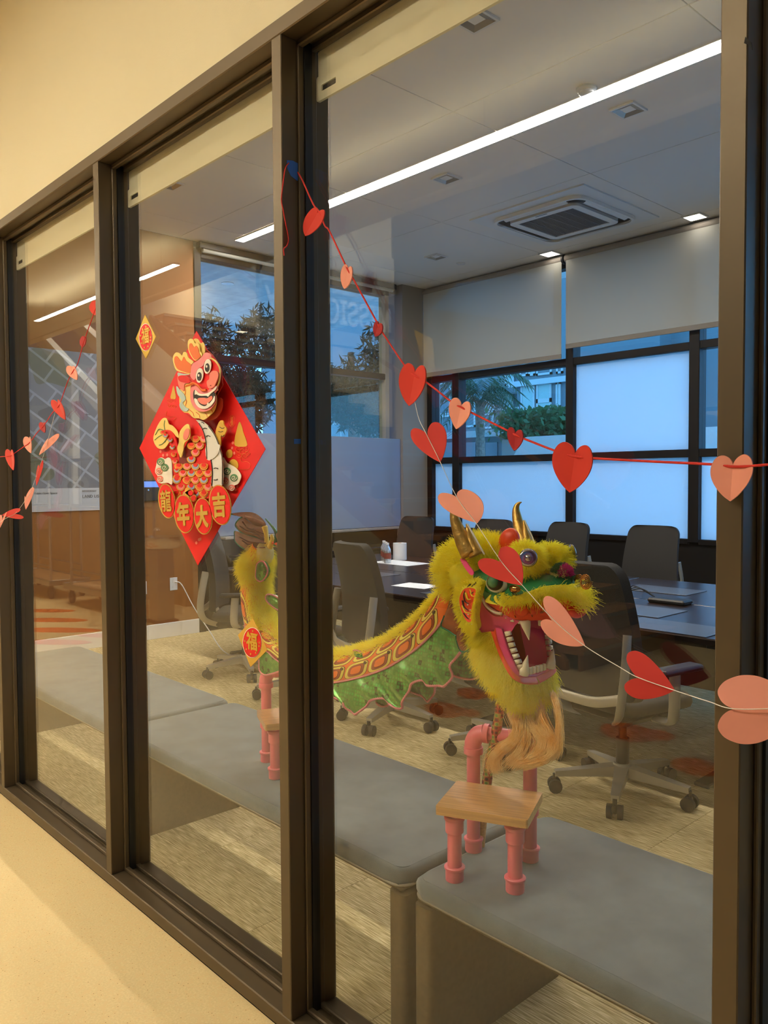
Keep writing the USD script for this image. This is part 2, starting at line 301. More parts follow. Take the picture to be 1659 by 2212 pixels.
# ================================================================ MEETING ROOM
M('bench_fabric', '61696b', .95, noise=(9, .18), bump=(700, .4, .001), sheen=.3)
M('bench_panel', '6a5a3e', .7, noise=(60, .1), bump=(500, .2, .001))
M('piping', '9a9486', .8)
M('chair_fabric', '2f2f2f', .9, noise=(300, .2), bump=(900, .3, .001))
M('chair_grey', 'b8b4aa', .36, .5)
M('chair_dark', '17181a', .5)
M('table_wood', '24150e', .26, noise=(6, .35), stretch=(1, 10, 1))
M('paper', 'dfe3e8', .7)
M('desk_pad', '4b4d55', .32)
M('bamboo', 'c9975a', .35, noise=(5, .2), stretch=(1, 30, 30), coat=.3)
M('pink_pvc', 'e86f7c', .38)
M('clear_plastic', 'dfe8ef', .1, trans=.85)
M('water_label', '7a2a2a', .5)
M('grille', '6d737c', .6)
M('blue_glow', '5f86e0', .3, emit=.8)
# roller shades on the partition (inside, above each pane) and the solar shades of the back windows
def roller(a, b, place):
    t = thing('roller_shade', 'cream roller shade drawn up to a band %s' % place, 'shade')
    z0, z1, y = 2.512, 2.634, .112
    obj('fabric', cat_(cbox(a, y, z0 + .045, b, y + .004, z1, .001)), 'roller_fabric', t)
    bar = Polygon([(a + .002, z0), (b, z0), (b, z0 + .052), (a + .002, z0 + .052)]).buffer(.006, 3)
    slot = Polygon([(a + .02, z0 + .018), (a + .075, z0 + .018), (a + .075, z0 + .03), (a + .02, z0 + .03)]).buffer(.002, 2)
    obj('bottom_bar', xz(prism(bar.difference(slot), .008), y - .003), 'roller_fabric', t)
    obj('slot', xz(prism(slot.buffer(-.0005), .003), y + .001), 'gasket', t)
    obj('tube', cyl((a, y + .012, z1 - .004), (b, y + .012, z1 - .004), .012, 12), 'roller_fabric', t)
roller(MX[0] + MW + .012, MX[1] - .004, 'over the leftmost pane'); roller(MX[1] + MW + .012, MX[2] - .004, 'over the middle pane'); roller(MX[2] + MW + .012, MX[3] - .004, 'over the right pane')
def solar(a, b, z0, label):
    t = thing('solar_shade', label, 'shade'); y = YB - .11
    obj('fabric', box(a, y, z0 + .05, b, y + .002, 3.79), 'solar_shade', t)
    obj('hem_bar', cbox(a, y - .006, z0, b, y + .008, z0 + .05, .003), 'grey_paint', t)
    obj('tube', cyl((a - .02, y + .03, 3.80), (b, y + .03, 3.80), .04, 18), 'grey_paint', t)
    obj('bracket', cat_(cyl((b, y + .03, 3.80), (b + .02, y + .03, 3.80), .05, 18)), 'chair_dark', t)
solar(-7.02, -5.0, 2.765, 'grey solar shade over the window with the palm tree outside')
solar(-4.945, -2.02, 2.86, 'grey solar shade over the big frosted pane'); solar(-1.96, .6, 2.86, 'grey solar shade at the right end of the back windows')
t = thing('roller_shade', 'rolled up shade in a dark cassette over the left wall window', 'shade')
obj('cassette', cat_(cbox(XL + .02, 2.85, 3.775, XL + .09, 5.5, 3.835, .004)), 'chair_dark', t); obj('fabric', cyl((XL + .055, 2.9, 3.765), (XL + .055, 5.46, 3.765), .022, 14), 'solar_shade', t)
# ceiling fixtures
dlm = {}
def downlight(x, y, lit, place):
    t = thing('downlight', 'square recessed downlight, %s, %s' % ('lit' if lit else 'switched off', place), 'light'); r = .088
    sq = sbox(x - r, y - r, x + r, y + r).difference(sbox(x - r + .014, y - r + .014, x + r - .014, y + r - .014))
    tr = prism(sq, .012); tr.apply_translation((0, 0, ZC - .0125)); obj('trim_frame', tr, 'white_metal', t)
    q = r - .014
    rf = []
    for k in range(4): rf.append(turn(T([(-q, -q, -.012), (q, -q, -.012), (.5 * q, -.5 * q, -.0008), (-.5 * q, -.5 * q, -.0008)], [(0, 1, 2), (0, 2, 3)]), 90 * k))
    obj('reflector', move(cat_(rf), (x, y, ZC)), 'lamp_down' if lit else 'steel', t)
    obj('lens', box(x - .5 * q, y - .5 * q, ZC - .0022, x + .5 * q, y + .5 * q, ZC - .0012), 'lamp_down' if lit else 'plastic_white', t)
for x, y, lit, p in ((-2.77, 1.97, 0, 'at the top edge by the right shade'), (-2.78, 3.46, 0, 'right one beside the linear light'), (-4.35, 3.46, 0, 'beside the middle of the linear light'), (-5.93, 5.01, 0, 'near the far corner'), (-5.06, 5.81, 1, 'left one above the back windows'),
                     (-3.485, 5.80, 1, 'right one above the back windows'), (-5.9, 1.92, 0, 'seen through the middle pane'), (-1.2, 5.0, 0, 'out right of the cassette unit'), (-4.35, 1.97, 0, 'above the mullion')): downlight(x, y, lit, p)
t = thing('ceiling_cassette', 'square white ceiling air conditioner cassette with curved louvre slots and grey grille', 'air conditioner', (-4.30, 4.96, ZC), 0)
def rr(s, r): return sbox(-s + r, -s + r, s - r, s - r).buffer(r, 8)
obj('trim_panel', move(prism(sbox(-.6, -.6, .6, .6), .012), (0, 0, -.012)), 'plastic_white', t)
obj('slot_ring', move(prism(rr(.475, .12).difference(rr(.37, .09)), .006), (0, 0, -.018)), 'gasket', t)
fr = rr(.478, .12).difference(rr(.455, .11)); obj('outer_rim', move(prism(fr, .03), (0, 0, -.042)), 'plastic_white', t)
for k in range(4):
    lv = grid([[(x, .452 - .055 * v, -.036 - .012 * math.sin(v * PI * .6)) for x in np.linspace(-.33, .33, 13)] for v in np.linspace(0, .75, 5)])
    obj('louvre', turn(lv, 90 * k), 'plastic_white', t)
obj('front_panel', move(prism(rr(.36, .07).difference(sbox(-.29, -.29, .29, .29)), .026), (0, 0, -.05)), 'plastic_white', t)
g = [box(-.29, -.29, -.034, .29, .29, -.03)] + [box(-.29, y - .0025, -.046, .29, y + .0025, -.034) for y in np.linspace(-.28, .28, 36)] + [box(x - .004, -.29, -.047, x + .004, .29, -.034) for x in np.linspace(-.28, .28, 7)]
obj('grille', cat_(g), 'grille', t); obj('badge', box(-.06, -.345, -.0515, .06, -.335, -.05), 'grille', t)
t = thing('smoke_detector', 'round white smoke detector on the ceiling beside the linear light', 'detector', (-2.80, 3.02, ZC - .001))
obj('base', lathe([(0, 0), (.06, 0), (.062, -.012), (.05, -.02), (.0, -.02)][::-1], 24), 'plastic_white', t); obj('cap', lathe([(0, -.02), (.042, -.02), (.045, -.034), (.03, -.045), (0, -.047)][::-1], 24), 'plastic_white', t)
o = obj('sprinkler', cat_(lathe([(0, -.014), (.045, -.012), (.05, -.001)], 20, (-5.93, 5.40, ZC - .001))), 'plastic_white', None, True); keys(o, 'round white sprinkler cover on the ceiling near the corner', 'sprinkler')

# benches: upholstered seat on two end panels
def bench(x0, x1, label):
    t = thing('bench', label, 'bench', group='benches along the glass'); y0, y1, zt = .182, .775, .475
    pl = sbox(x0 + .006, y0, x1 - .006, y1).buffer(-.05).buffer(.05, 8)
    b = []
    for h, ins in ((.43, .012), (.433, .003), (.44, 0), (.458, 0), (.468, .004), (.473, .010), (.475, .018)):
        p = np.array(pl.buffer(-ins, 8).exterior.coords)[:-1]; b.append((h, p))
    n = 96
    rows = [np.c_[resample(np.vstack([p, p[:1]]), n + 1)[:-1], np.full(n, h)] for h, p in b]
    g = grid(rows, True); cc = np.array([[(x0 + x1) / 2, (y0 + y1) / 2, .477], [(x0 + x1) / 2, (y0 + y1) / 2, .43]]); k = len(g.vertices); e = (len(rows) - 1) * n
    top = prism(pl.buffer(-.018, 8), .002); top.apply_translation((0, 0, .4735))
    obj('cushion', cat_(g, top), 'bench_fabric', t, smooth=40)
    ring = np.c_[np.array(pl.buffer(-.006, 8).exterior.coords), np.full(len(pl.buffer(-.006, 8).exterior.coords), .431)]
    obj('piping', tube(ring, .004, 6, caps=False), 'piping', t, smooth=True)
    obj('seat_base', cbox(x0 + .02, y0 + .012, .412, x1 - .02, y1 - .02, .43, .012), 'bench_panel', t)
    for a, c in ((x0 + .012, x0 + .075), (x1 - .075, x1 - .012)):
        pn = Polygon([(a, y0 + .012), (c, y0 + .012), (c, y1 - .012), (a, y1 - .012)]).buffer(-.018).buffer(.018, 6)
        obj('end_panel', prism(pn, .40) if False else cat_(prism(pn, .405)), 'bench_panel', t, smooth=35)
for a, b, l in ((-5.02, -3.24, 'grey topped bench behind the leftmost pane'), (-3.23, -1.485, 'grey topped bench in the middle of the row, under the dragon body'), (-1.475, .27, 'grey topped bench on the right, carrying the dragon head')): bench(a, b, l)

# conference table of two long tops
t = thing('conference_table', 'long dark brown conference table with rounded edges and office chairs around', 'table')
for a, b in ((-6.2, -3.22), (-3.21, -.2)):
    for c, d in ((2.46, 3.405), (3.41, 4.42)): obj('tabletop', cbox(a, c, .705, b, d, .74, .006), 'table_wood', t)
for a, b in ((-6.0, -3.5), (-3.0, -.5)): obj('modesty_panel', cbox(a, 3.36, .25, b, 3.44, .7, .004), 'table_wood', t)
for x in (-6.0, -4.6, -3.21, -1.8, -.4):
    for y in (2.72, 4.15): obj('leg', cat_(cyl((x, y, .012), (x, y, .706), .03, 14), cbox(x - .04, y - .22, 0, x + .04, y + .22, .022, .006)), 'chair_dark', t, smooth=40)
    obj('apron', cbox(x - .03, 2.6, .66, x + .03, 4.28, .705, .004), 'chair_dark', t)
def pad(x, y, w, d, label, m='desk_pad', nm='desk_pad', c='pad', rz=0):
    o = obj(nm, move(turn(cbox(-w / 2, -d / 2, 0, w / 2, d / 2, .004 if m == 'desk_pad' else .002, .001), rz), (x, y, .7402)), m); keys(o, label, c); return o
pad(-4.1, 2.86, .3, .22, 'white sheet of paper on the table behind the dragon neck', 'paper', 'paper_sheet', 'paper', 8)
pad(-5.35, 3.9, .5, .3, 'white sheet of paper beside the water bottles', 'paper', 'paper_sheet', 'paper', 0)
pad(-2.02, 2.62, .5, .3, 'dark glossy desk pad nearest the glass on the right'); pad(-2.45, 2.98, .5, .34, 'dark glossy desk pad second from the glass on the right'); pad(-2.75, 3.87, .5, .3, 'dark desk pad on the far table half, before a grey chair'); pad(-3.6, 2.75, .42, .3, 'dark desk pad beside the white paper sheet'); pad(-4.9, 3.1, .46, .3, 'dark desk pad in the middle of the table left of the dragon')
for k, (x, y) in enumerate(((-5.62, 3.95), (-5.50, 3.86), (-5.40, 3.79))):
    t = thing('water_bottle', 'clear small water bottle, %s of three' % ('leftmost', 'middle', 'rightmost')[k], 'bottle', (x, y, .7402), group='water bottles on the table')
    obj('body', lathe([(0, 0), (.03, .001), (.033, .01), (.033, .10), (.03, .13), (.013, .165), (.013, .178)], 18), 'clear_plastic', t, smooth=40)
    obj('label_band', lathe([(.0335, .045), (.0338, .046), (.0338, .095), (.0335, .096)], 18), 'water_label', t); obj('cap', lathe([(.015, .172), (.015, .19), (0, .191)], 14), 'plastic_white', t)
t = thing('paper_roll', 'white paper towel roll standing behind the water bottles', 'paper roll', (-5.58, 4.12, .7402)); obj('roll', lathe([(.02, 0), (.065, 0), (.066, .005), (.066, .155), (.065, .16), (.02, .16), (.02, 0)], 28), 'paper', t, smooth=40); obj('core', lathe([(.02, 0), (.02, .161), (.017, .161), (.017, 0)], 20), 'bamboo', t)
t = thing('power_hub', 'black table power hub with looping cables', 'power hub', (-2.42, 3.36, .7402)); obj('hub', cbox(-.12, -.06, 0, .12, .06, .03, .01), 'plastic_black', t)
for k in range(3): obj('cable', tube(spline([(-.1, 0, .03), (-.2 - .05 * k, .05 * k, .07), (-.35, -.03 + .05 * k, .02), (-.45 - .04 * k, .05, .006)], 8), .004, 6), 'plastic_black', t)

# office chairs, facing +y
def make_chair(label, loc, rz, sc):
    t = thing('office_chair', label, 'chair', loc, rz, 'grey office chairs round the conference table', scale=sc)
    def surf(w0, w1, zb, zt, off, m):
        rows = []
        for v in (0, .02, .05, .1, .2, .32, .44, .56, .68, .8, .86, .9, .935, .96, .98, .993, 1):
            z = zb + (zt - zb) * v; w = w0 + (w1 - w0) * v; e = min(1, max(0, (1 - v) / .13)); w *= .70 + .30 * math.sqrt(1 - (1 - e) ** 2); e = min(1, v / .1); w *= .86 + .14 * math.sqrt(1 - (1 - e) ** 2)
            yy = -.215 + .035 * math.sin(v * PI) - .085 * v
            rows.append([(w * u, yy - .045 * u * u * -1 - off, z) for u in np.linspace(-1, 1, 17)])
        return np.array(rows)
    a = surf(.268, .228, .50, 1.10, 0, 0); b = surf(.26, .22, .505, 1.093, .045, 0)
    A, B = grid(a), grid(b); B.invert()
    eg = lambda r: np.vstack([r[0], r[1:, -1], r[-1, ::-1][1:], r[::-1, 0][1:]])
    obj('backrest', cat_(A, B, grid([eg(b), eg(a)])), 'chair_fabric', t, smooth=50)
    # silver frame: side arms and a lower loop behind the backrest
    sd = lambda s: tube(spline([(s * .235, -.245, .80), (s * .246, -.27, .66), (s * .242, -.285, .54), (s * .215, -.27, .455), (s * .14, -.20, .40), (s * .05, -.10, .375)], 6), .026, 10, .011)
    obj('back_frame', cat_(sd(1), sd(-1), tube(spline([(-.235, -.285, .53), (-.12, -.31, .50), (0, -.315, .495), (.12, -.31, .50), (.235, -.285, .53)], 6), .011, 10, .024)), 'chair_grey', t, smooth=40)
    st = []
    for zz, ins in ((.425, .03), (.435, .008), (.455, 0), (.475, .004), (.488, .02), (.492, .05)):
        p = np.array(Polygon([(-.25 + .02, -.22), (.25 - .02, -.22), (.26, .22), (-.26, .22)]).buffer(-.08).buffer(.08 - ins, 6).exterior.coords); st.append(np.c_[resample(p, 49)[:-1], np.full(48, zz)])
    g = grid(st, True); capp = prism(Polygon(st[-1][:, :2]), .002); capp.apply_translation((0, 0, .491))
    obj('seat', cat_(g, capp), 'chair_fabric', t, smooth=40); obj('seat_pan', cbox(-.17, -.2, .37, .17, .16, .43, .03), 'chair_dark', t)
    for s in (-1, 1):
        ar = obj('armrest', cat_(tube(spline([(s * .2, -.02, .40), (s * .28, -.02, .405), (s * .305, -.03, .46), (s * .30, -.02, .62)], 6), .03, 10, .014)), 'chair_grey', t, smooth=40); obj('arm_pad', rbox(s * .30 - .04, -.13, .62, s * .30 + .04, .13, .65, .014, 12), 'chair_dark', ar, smooth=40)
    obj('column', cat_(cyl((0, 0, .10), (0, 0, .26), .03), cyl((0, 0, .26), (0, 0, .38), .018)), 'chair_dark', t, smooth=40); obj('hub', lathe([(0, .145), (.04, .143), (.046, .12), (.046, .075), (0, .07)][::-1], 20), 'chair_grey', t, smooth=40)
    for k in range(5):
        an = 2 * PI * k / 5 + .3; c, s = math.cos(an), math.sin(an)
        lg = hull([(c * r - s * w, s * r + c * w, z) for r, w, z in ((.03, .032, .135), (.03, -.032, .135), (.03, .03, .085), (.03, -.03, .085), (.31, .018, .10), (.31, -.018, .10), (.31, .016, .075), (.31, -.016, .075))])
        obj('leg', lg, 'chair_grey', t)
        w = [cyl((c * .31 - s * e * .012, s * .31 + c * e * .012, .031), (c * .31 - s * e * .034, s * .31 + c * e * .034, .031), .031, 18) for e in (-1, 1)]
        obj('caster', cat_(w, cyl((c * .31, s * .31, .03), (c * .31, s * .31, .085), .01, 10), rbox(c * .31 - .014, s * .31 - .014, .02, c * .31 + .014, s * .31 + .014, .064, .012, 10)), 'chair_dark', t, smooth=40)
    return t
c0 = make_chair('grey office chair nearest the glass, right behind the dragon snout', (-2.03, 2.17, 0), -.18, (1.03, 1.03, 1.03))
for x, y, rz, l, s in ((-3.63, 2.17, -.25, 'grey office chair behind the dragon body, left of its neck', 1.03), (-2.8, 2.24, .05, 'grey office chair hidden behind the dragon head, only its left shoulder out', 1.0), (-1.2, 2.2, .1, 'grey office chair cut off by the right mullion', 1.0),
                    (-5.35, 2.22, -.75, 'grey office chair turned sideways, below the red diamond', 1.03), (-6.3, 4.86, PI + .1, 'grey office chair at the far corner of the table', 1.0), (-5.25, 4.88, PI, 'grey office chair by the back window, between the dragon horns', 1.0),
                    (-4.38, 4.88, PI - .1, 'grey office chair by the back window, right of the dragon horn', 1.0), (-3.5, 4.88, PI, 'grey office chair by the back window, against the big frosted pane', 1.0), (-4.5, 2.12, .1, 'grey office chair behind the wide mullion', 1.0)):
    dup(c0, (x, y, 0), rz, l, scale=(s, s, s))
# whiteboard before the left window, counter ledge
t = thing('whiteboard', 'wide pale translucent board standing below the left window', 'board'); obj('board', cbox(XL + .05, 3.0, .95, XL + .065, 5.57, 2.0, .002), 'acrylic_board', t); obj('tray', cbox(XL + .04, 3.05, .92, XL + .16, 5.5, .945, .004), 'grey_paint', t)
t = thing('credenza', 'low dark cabinet below the whiteboard', 'cabinet'); obj('body', cbox(XL + .02, 3.2, .0, XL + .36, 5.5, .72, .005), 'black_paint', t); obj('top', cbox(XL + .01, 3.18, .72, XL + .38, 5.52, .745, .004), 'table_wood', t)
for k in range(3): obj('door', cbox(XL + .36, 3.22 + .76 * k, .04, XL + .375, 3.22 + .76 * (k + 1) - .01, .7, .003), 'black_paint', t)
# wall things on the accent wall
def outlet(y, z, label):
    t = thing('wall_outlet', label, 'outlet', (XL, y, z)); obj('plate', cbox(0, -.04, -.062, .006, .04, .062, .003), 'plastic_white', t)
    for s in (-1, 1): obj('socket', move(yz(prism(Point(0, 0).buffer(.017, 8), .002), 0), (.006, 0, s * .027)), 'baseboard', t)
    return t
outlet(2.56, .51, 'white wall outlet with a plugged in cable'); outlet(2.24, .50, 'white wall outlet half hidden by the left mullion')
o = obj('power_cable', tube(spline([(XL + .012, 2.57, .53), (XL + .03, 2.63, .50), (XL + .2, 2.66, .30), (XL + .55, 2.62, .12), (XL + 1.0, 2.5, .01), (-5.7, 2.45, .008)], 10), .005, 8), 'plastic_white', None, True); keys(o, 'thin pale cable running from the outlet to the floor', 'cable')
t = thing('wall_tablet', 'small wall tablet with a blue screen beside the red diamond', 'tablet', (XL, 2.3, 1.46)); obj('case', cbox(0, -.13, -.14, .03, .13, .06, .006), 'plastic_black', t); obj('screen', cbox(.03, -.115, -.01, .032, .115, .045, .001), 'screen_blue', t); obj('camera_lens', lathe([(0, 0), (.009, .0), (.008, .003), (0, .003)], 14, (.031, .0, -.035), (1, 0, 0)), 'chrome', t)
o = obj('conduit', cyl((XL + .014, 2.215, .14), (XL + .014, 2.215, 1.32), .012, 10), 'plastic_white', None, True); keys(o, 'white vertical conduit under the wall tablet', 'conduit')
# land use map
G('map_print', {'g': ('texture_coordinate', {}), 'm': ('mapping', {'rotation': (.0, .0, .0)}), 'sx': ('separate_xyz', {}), 'cx': ('combine_xyz', {}), 'vr': ('vector_rotate', {'rotate_type': 'z_axis', 'angle': .62}), 'b': ('brick_texture', {'color1': lin('5d5c58'), 'color2': lin('7b7f86'), 'mortar': lin('b9c4d6'), 'scale': 2.3, 'mortar_size': .022, 'bias': -.1, 'brick_width': .62, 'row_height': .33, 'offset': .3, 'squash': 1.7, 'squash_frequency': 3}),
                'n': ('noise_texture', {'scale': 2.2, 'detail': 1}), 'r': ('rgb_ramp', {'interpolate': False, 'ramp': [(0, lin('5f6b45')), (.38, lin('5f6b45')), (.43, lin('8894ac')), (.62, lin('9aa3b4')), (.66, lin('6c7484'))]}), 'x': ('mix_color', {'fac': .5}), 'z': ('math', {'math_type': 'less_than', 'value2': 1.45}), 'w': ('mix_color', {'b': lin('c3cad6')}), 'p': ('principled_bsdf', {'roughness': .45})},
  [('g.object', 'sx.vector'), ('sx.y', 'cx.x'), ('sx.z', 'cx.y'), ('cx.vector', 'vr.vector'), ('vr.vector', 'b.vector'), ('cx.vector', 'n.vector'), ('n.fac', 'r.fac'), ('b.color', 'x.a'), ('r.color', 'x.b'), ('x.result', 'w.a'), ('sx.z', 'z.value1'), ('z.value', 'w.fac'), ('w.result', 'p.base_color')], 'p.BSDF')
t = thing('wall_map', 'large printed street map with LAND USE lettering on the brown wall', 'map'); obj('sheet', cbox(XL + .002, .5, 1.248, XL + .012, 2.06, 2.652, .001), 'map_print', t)
import meshkit
M('ink', '3a4048', .6)
def lettering(txt, h, y, z, x, m, parent, right=True, nm='lettering', bold=False, depth=.0015):
    g = meshkit.text_mesh(txt, h, depth, bold); v = g.vertices
    return obj(nm, T(np.stack([x + v[:, 2], y + v[:, 0], z + v[:, 1]], 1), g.faces), m, parent)
lettering('LAND USE', .026, 1.675, 1.362, XL + .012, 'ink', t); lettering('MISSION BAY', .014, 1.675, 1.415, XL + .012, 'ink', t); lettering('Public Open Space', .016, 1.26, 1.40, XL + .012, 'ink', t); lettering('Block', .012, 1.72, 2.1, XL + .012, 'ink', t)

# ================================================================ OUTSIDE
M('asphalt', 'cfd0d0', .9); M('facade', '66757a', .8); M('facade_white', 'b4bcbc', .8); M('facade_glass', '3f5660', .15, spec=.8); M('blind_pale', '9db8b4', .7)
M('concrete', 'e2e4e4', .85, noise=(4, .12)); M('trunk', '8d7f74', .9, noise=(18, .35)); M('van_white', 'f2f4f5', .3, coat=.5); M('car_blue', '31424f', .3, coat=.5); M('tyre', '1a1a1b', .8)
def leaf_mat(name, a, b):
    G(name, {'g': ('geometry', {}), 'r': ('rgb_ramp', {'ramp': [(0, lin(a)), (1, lin(b))]}), 'd': ('principled_bsdf', {'roughness': .5}), 't': ('translucent_bsdf', {}), 'x': ('mix_closure', {'fac': .35})}, [('g.random_per_island', 'r.fac'), ('r.color', 'd.base_color'), ('r.color', 't.color'), ('d.BSDF', 'x.closure1'), ('t.BSDF', 'x.closure2')], 'x.closure')
leaf_mat('leaf_dark', '1f3a26', '6f8f6a'); leaf_mat('leaf_hedge', '4a7a4c', 'd2e29a'); leaf_mat('leaf_palm', '3d6248', '93ad86')
obj('ground', box(-60, -2, -.12, XL - .3, 60, -.02), 'asphalt', kind='structure', label='grey street outside'); obj('ground', box(XL - .3, YB + .3, -.12, 20, 60, -.02), 'asphalt', kind='structure')
def leaves(n, pos, size, asp, seed, droop=0):
    r = np.random.RandomState(seed); p = pos(r, n); d = r.normal(size=(n, 3)); d[:, 2] -= droop; d /= np.linalg.norm(d, axis=1)[:, None]; e = np.cross(d, r.normal(size=(n, 3))); e /= np.linalg.norm(e, axis=1)[:, None]; s = size * r.uniform(.6, 1.3, (n, 1))
    v = np.stack([p - d * s, p + e * s * asp, p + d * s, p - e * s * asp], 1); i = np.arange(n)[:, None] * 4
    return T(v.reshape(-1, 3), np.vstack([i + [0, 1, 2], i + [0, 2, 3]]))
def blob(c, rad, k=9, seed=1):
    r0 = np.random.RandomState(seed); cs = np.array(c) + r0.uniform(-1, 1, (k, 3)) * np.array(rad) * .7
    def f(r, n):
        d = r.normal(size=(n, 3)); d /= np.linalg.norm(d, axis=1)[:, None]; return cs[r.randint(0, k, n)] + d * np.array(rad) * .45 * r.uniform(.5, 1, (n, 1))
    return f
for k, (c, rd, tr, l) in enumerate((((-12.5, 6.6, 3.3), (1.1, .9, 1.25), (-12.6, 6.4), 'dark pine behind the left window, left one'), ((-12.0, 9.15, 3.25), (1.0, 1.0, 1.15), (-12.1, 9.1), 'pale needled tree behind the left window, right one'))):
    t = thing('tree', l, 'tree'); obj('foliage', leaves(7000, blob(c, rd, 16, k + 3), .11, .18, k + 5, .3), 'leaf_dark', t, kind='stuff'); obj('trunk', tube([(tr[0], tr[1], -.02), (tr[0] + .1, tr[1], 2), (tr[0], tr[1], 4)], [.16, .13, .06], 10), 'trunk', t, smooth=True)
p0 = at(1037, 985, 'y', 14.5); x, y = p0[0], 14.5
t = thing('palm_tree', 'palm tree with a rough trunk seen through the back window', 'palm tree')
tk = spline([(x, y, -.02), (x + .02, y, 1.5), (x, y, 3.5)], 14); rr_ = .115 + .02 * ((np.arange(len(tk)) % 2) * 2 - 1) * .5; obj('trunk', tube(tk, rr_, 12), 'trunk', t)
fr = []
for k in range(46):
    a = rnd.uniform(0, 2 * PI); up = rnd.uniform(-.5, 1.0); L = rnd.uniform(.9, 1.35)
    rib = spline([(x, y, 3.6), (x + math.cos(a) * L * .5, y + math.sin(a) * L * .5, 3.6 + up * .7), (x + math.cos(a) * L, y + math.sin(a) * L, 3.45 + up * .9 - .35)], 7)
    for q in rib[2:]:
        for s in (-1, 1):
            w = np.array([-math.sin(a) * s, math.cos(a) * s, -.75]) * rnd.uniform(.22, .36) + np.array([math.cos(a), math.sin(a), 0]) * .16; e = np.array([math.cos(a), math.sin(a), 0]) * .022
            fr.append(T([q - e, q + e, q + w], [(0, 1, 2)]))
obj('fronds', cat_(fr), 'leaf_palm', t, kind='stuff')
hb_ = at(1170, 915, 'y', 12)
t = thing('hedge', 'bushy flowering hedge outside, right of the palm', 'hedge'); obj('foliage', leaves(6500, lambda r, n: np.c_[r.uniform(-10.4, -7, n), 12 + r.normal(0, .35, n), np.minimum(2.28 + r.uniform(0, 1, n) ** .8 * (.32 + .28 * np.clip((r.uniform(-10.4, -7, n) + 10.4) / 1.5, 0, 1)), 2.95)], .07, .5, 21, -.4), 'leaf_hedge', t, kind='stuff'); obj('planter', cbox(-10.3, 11.5, -.02, -6.9, 12.5, 2.3, .02), 'facade_white', t)
# apartment building across the street, on y = 22
def pxr(x0, y0, x1, y1, Y):
    a, b = at(x0, y0, 'y', Y), at(x1, y1, 'y', Y); return a[0], b[0], min(a[2], b[2]), max(a[2], b[2])
bd = thing('apartment_building', 'grey blue apartment building with bay windows across the street', 'building')
obj('wall', box(-34, 22, -.02, -4, 23, 12), 'facade', bd); a, b, c, d = pxr(1117, 940, 1240, 780, 21.3); obj('bay', box(a, 21.3, 1.5, b + 3, 22, 12), 'facade', bd)
def win(x0, y0, x1, y1, Y, m='blind_pale'):
    a, b, c, d = pxr(x0, y0, x1, y1, Y); f = obj('window_frame', cat_(box(a, Y - .05, c, a + .07, Y, d), box(b - .07, Y - .05, c, b, Y, d), box(a, Y - .05, c, b, Y, c + .07), box(a, Y - .05, d - .07, b, Y, d)), 'facade_white', bd); obj('pane', box(a + .07, Y - .03, c + .07, b - .07, Y - .01, d - .07), m, f)
for w in ((1124, 786, 1141, 812, 21.3, 'facade_glass'), (1143, 786, 1157, 811, 21.3), (1160, 783, 1193, 808, 21.3, 'facade_glass'), (1126, 832, 1156, 889, 21.3), (1160, 828, 1192, 864, 21.3), (1160, 867, 1192, 884, 21.3), (1202, 826, 1212, 880, 21.3), (1203, 780, 1217, 806, 21.3, 'facade_glass'), (1090, 854, 1110, 891, 22), (1090, 893, 1110, 924, 22, 'facade_glass'),
          (1092, 800, 1112, 832, 22), (1046, 858, 1070, 890, 22), (1046, 893, 1068, 925, 22, 'facade_glass'), (1003, 858, 1028, 922, 22, 'facade_glass'), (938, 830, 975, 900, 22, 'facade_glass')): win(*w)
a, b, c, d = pxr(1042, 850, 1079, 844, 21.0); obj('balcony_slab', box(a, 21, c, b, 22, d), 'facade_white', bd)
a, b, c, d = pxr(1100, 826, 1240, 822, 21.2); obj('cornice', box(a, 21.15, c, b + 3, 22, d), 'facade_white', bd)
t = thing('street_wall', 'low white terrace wall with a railing and dark openings below', 'wall'); a, b, c, d = pxr(985, 947, 1112, 925, 16)
obj('parapet', box(a - 6, 16, c, b + .2, 16.3, d), 'facade_white', t); obj('base', box(a - 6, 16.1, -.02, b + .2, 16.3, c), 'facade', t)
for x0, x1 in ((1003, 1028), (1050, 1075), (960, 985)):
    e, f, g, h = pxr(x0, 988, x1, 955, 16.08); obj('opening', box(e, 16.06, g, f, 16.1, h), 'facade_glass', t)
rl = [cyl((a - 6, 16.15, d + .55), (b, 16.15, d + .55), .03, 6)] + [cyl((v, 16.15, d), (v, 16.15, d + .55), .02, 6) for v in np.arange(a - 5.8, b, .5)]; obj('railing', cat_(rl), 'facade_white', t)
def vehicle(name, label, x0, x1, y0, y1, zr, mb, cat, loops):
    t = thing(name, label, cat); bodyp = Polygon(loops).buffer(-.12).buffer(.12, 5); g = prism(bodyp, y1 - y0); v = g.vertices; obj('body', T(np.stack([v[:, 0], y0 + v[:, 2], v[:, 1]], 1), g.faces), mb, t, smooth=30)
    L = x1 - x0
    for k, (u0, u1) in enumerate(((.03, .20), (.24, .5))): obj('window', cbox(x0 + L * u0, y0 - .01, zr * .60, x0 + L * u1, y0 + .01, zr * .86, .005), 'facade_glass', t)
    for u in (.18, .8):
        for yy in (y0 - .01, y1 - .2): obj('wheel', cyl((x0 + L * u, yy, .31), (x0 + L * u, yy + .2, .31), .33, 20), 'tyre', t, smooth=40)
    obj('bumper', cbox(x0 - .08, y0 + .05, .35, x0 + .1, y1 - .05, .55, .03), 'tyre', t); obj('mirror', cbox(x0 + L * .16, y0 - .2, zr * .62, x0 + L * .19, y0 - .02, zr * .76, .02), 'tyre', t)
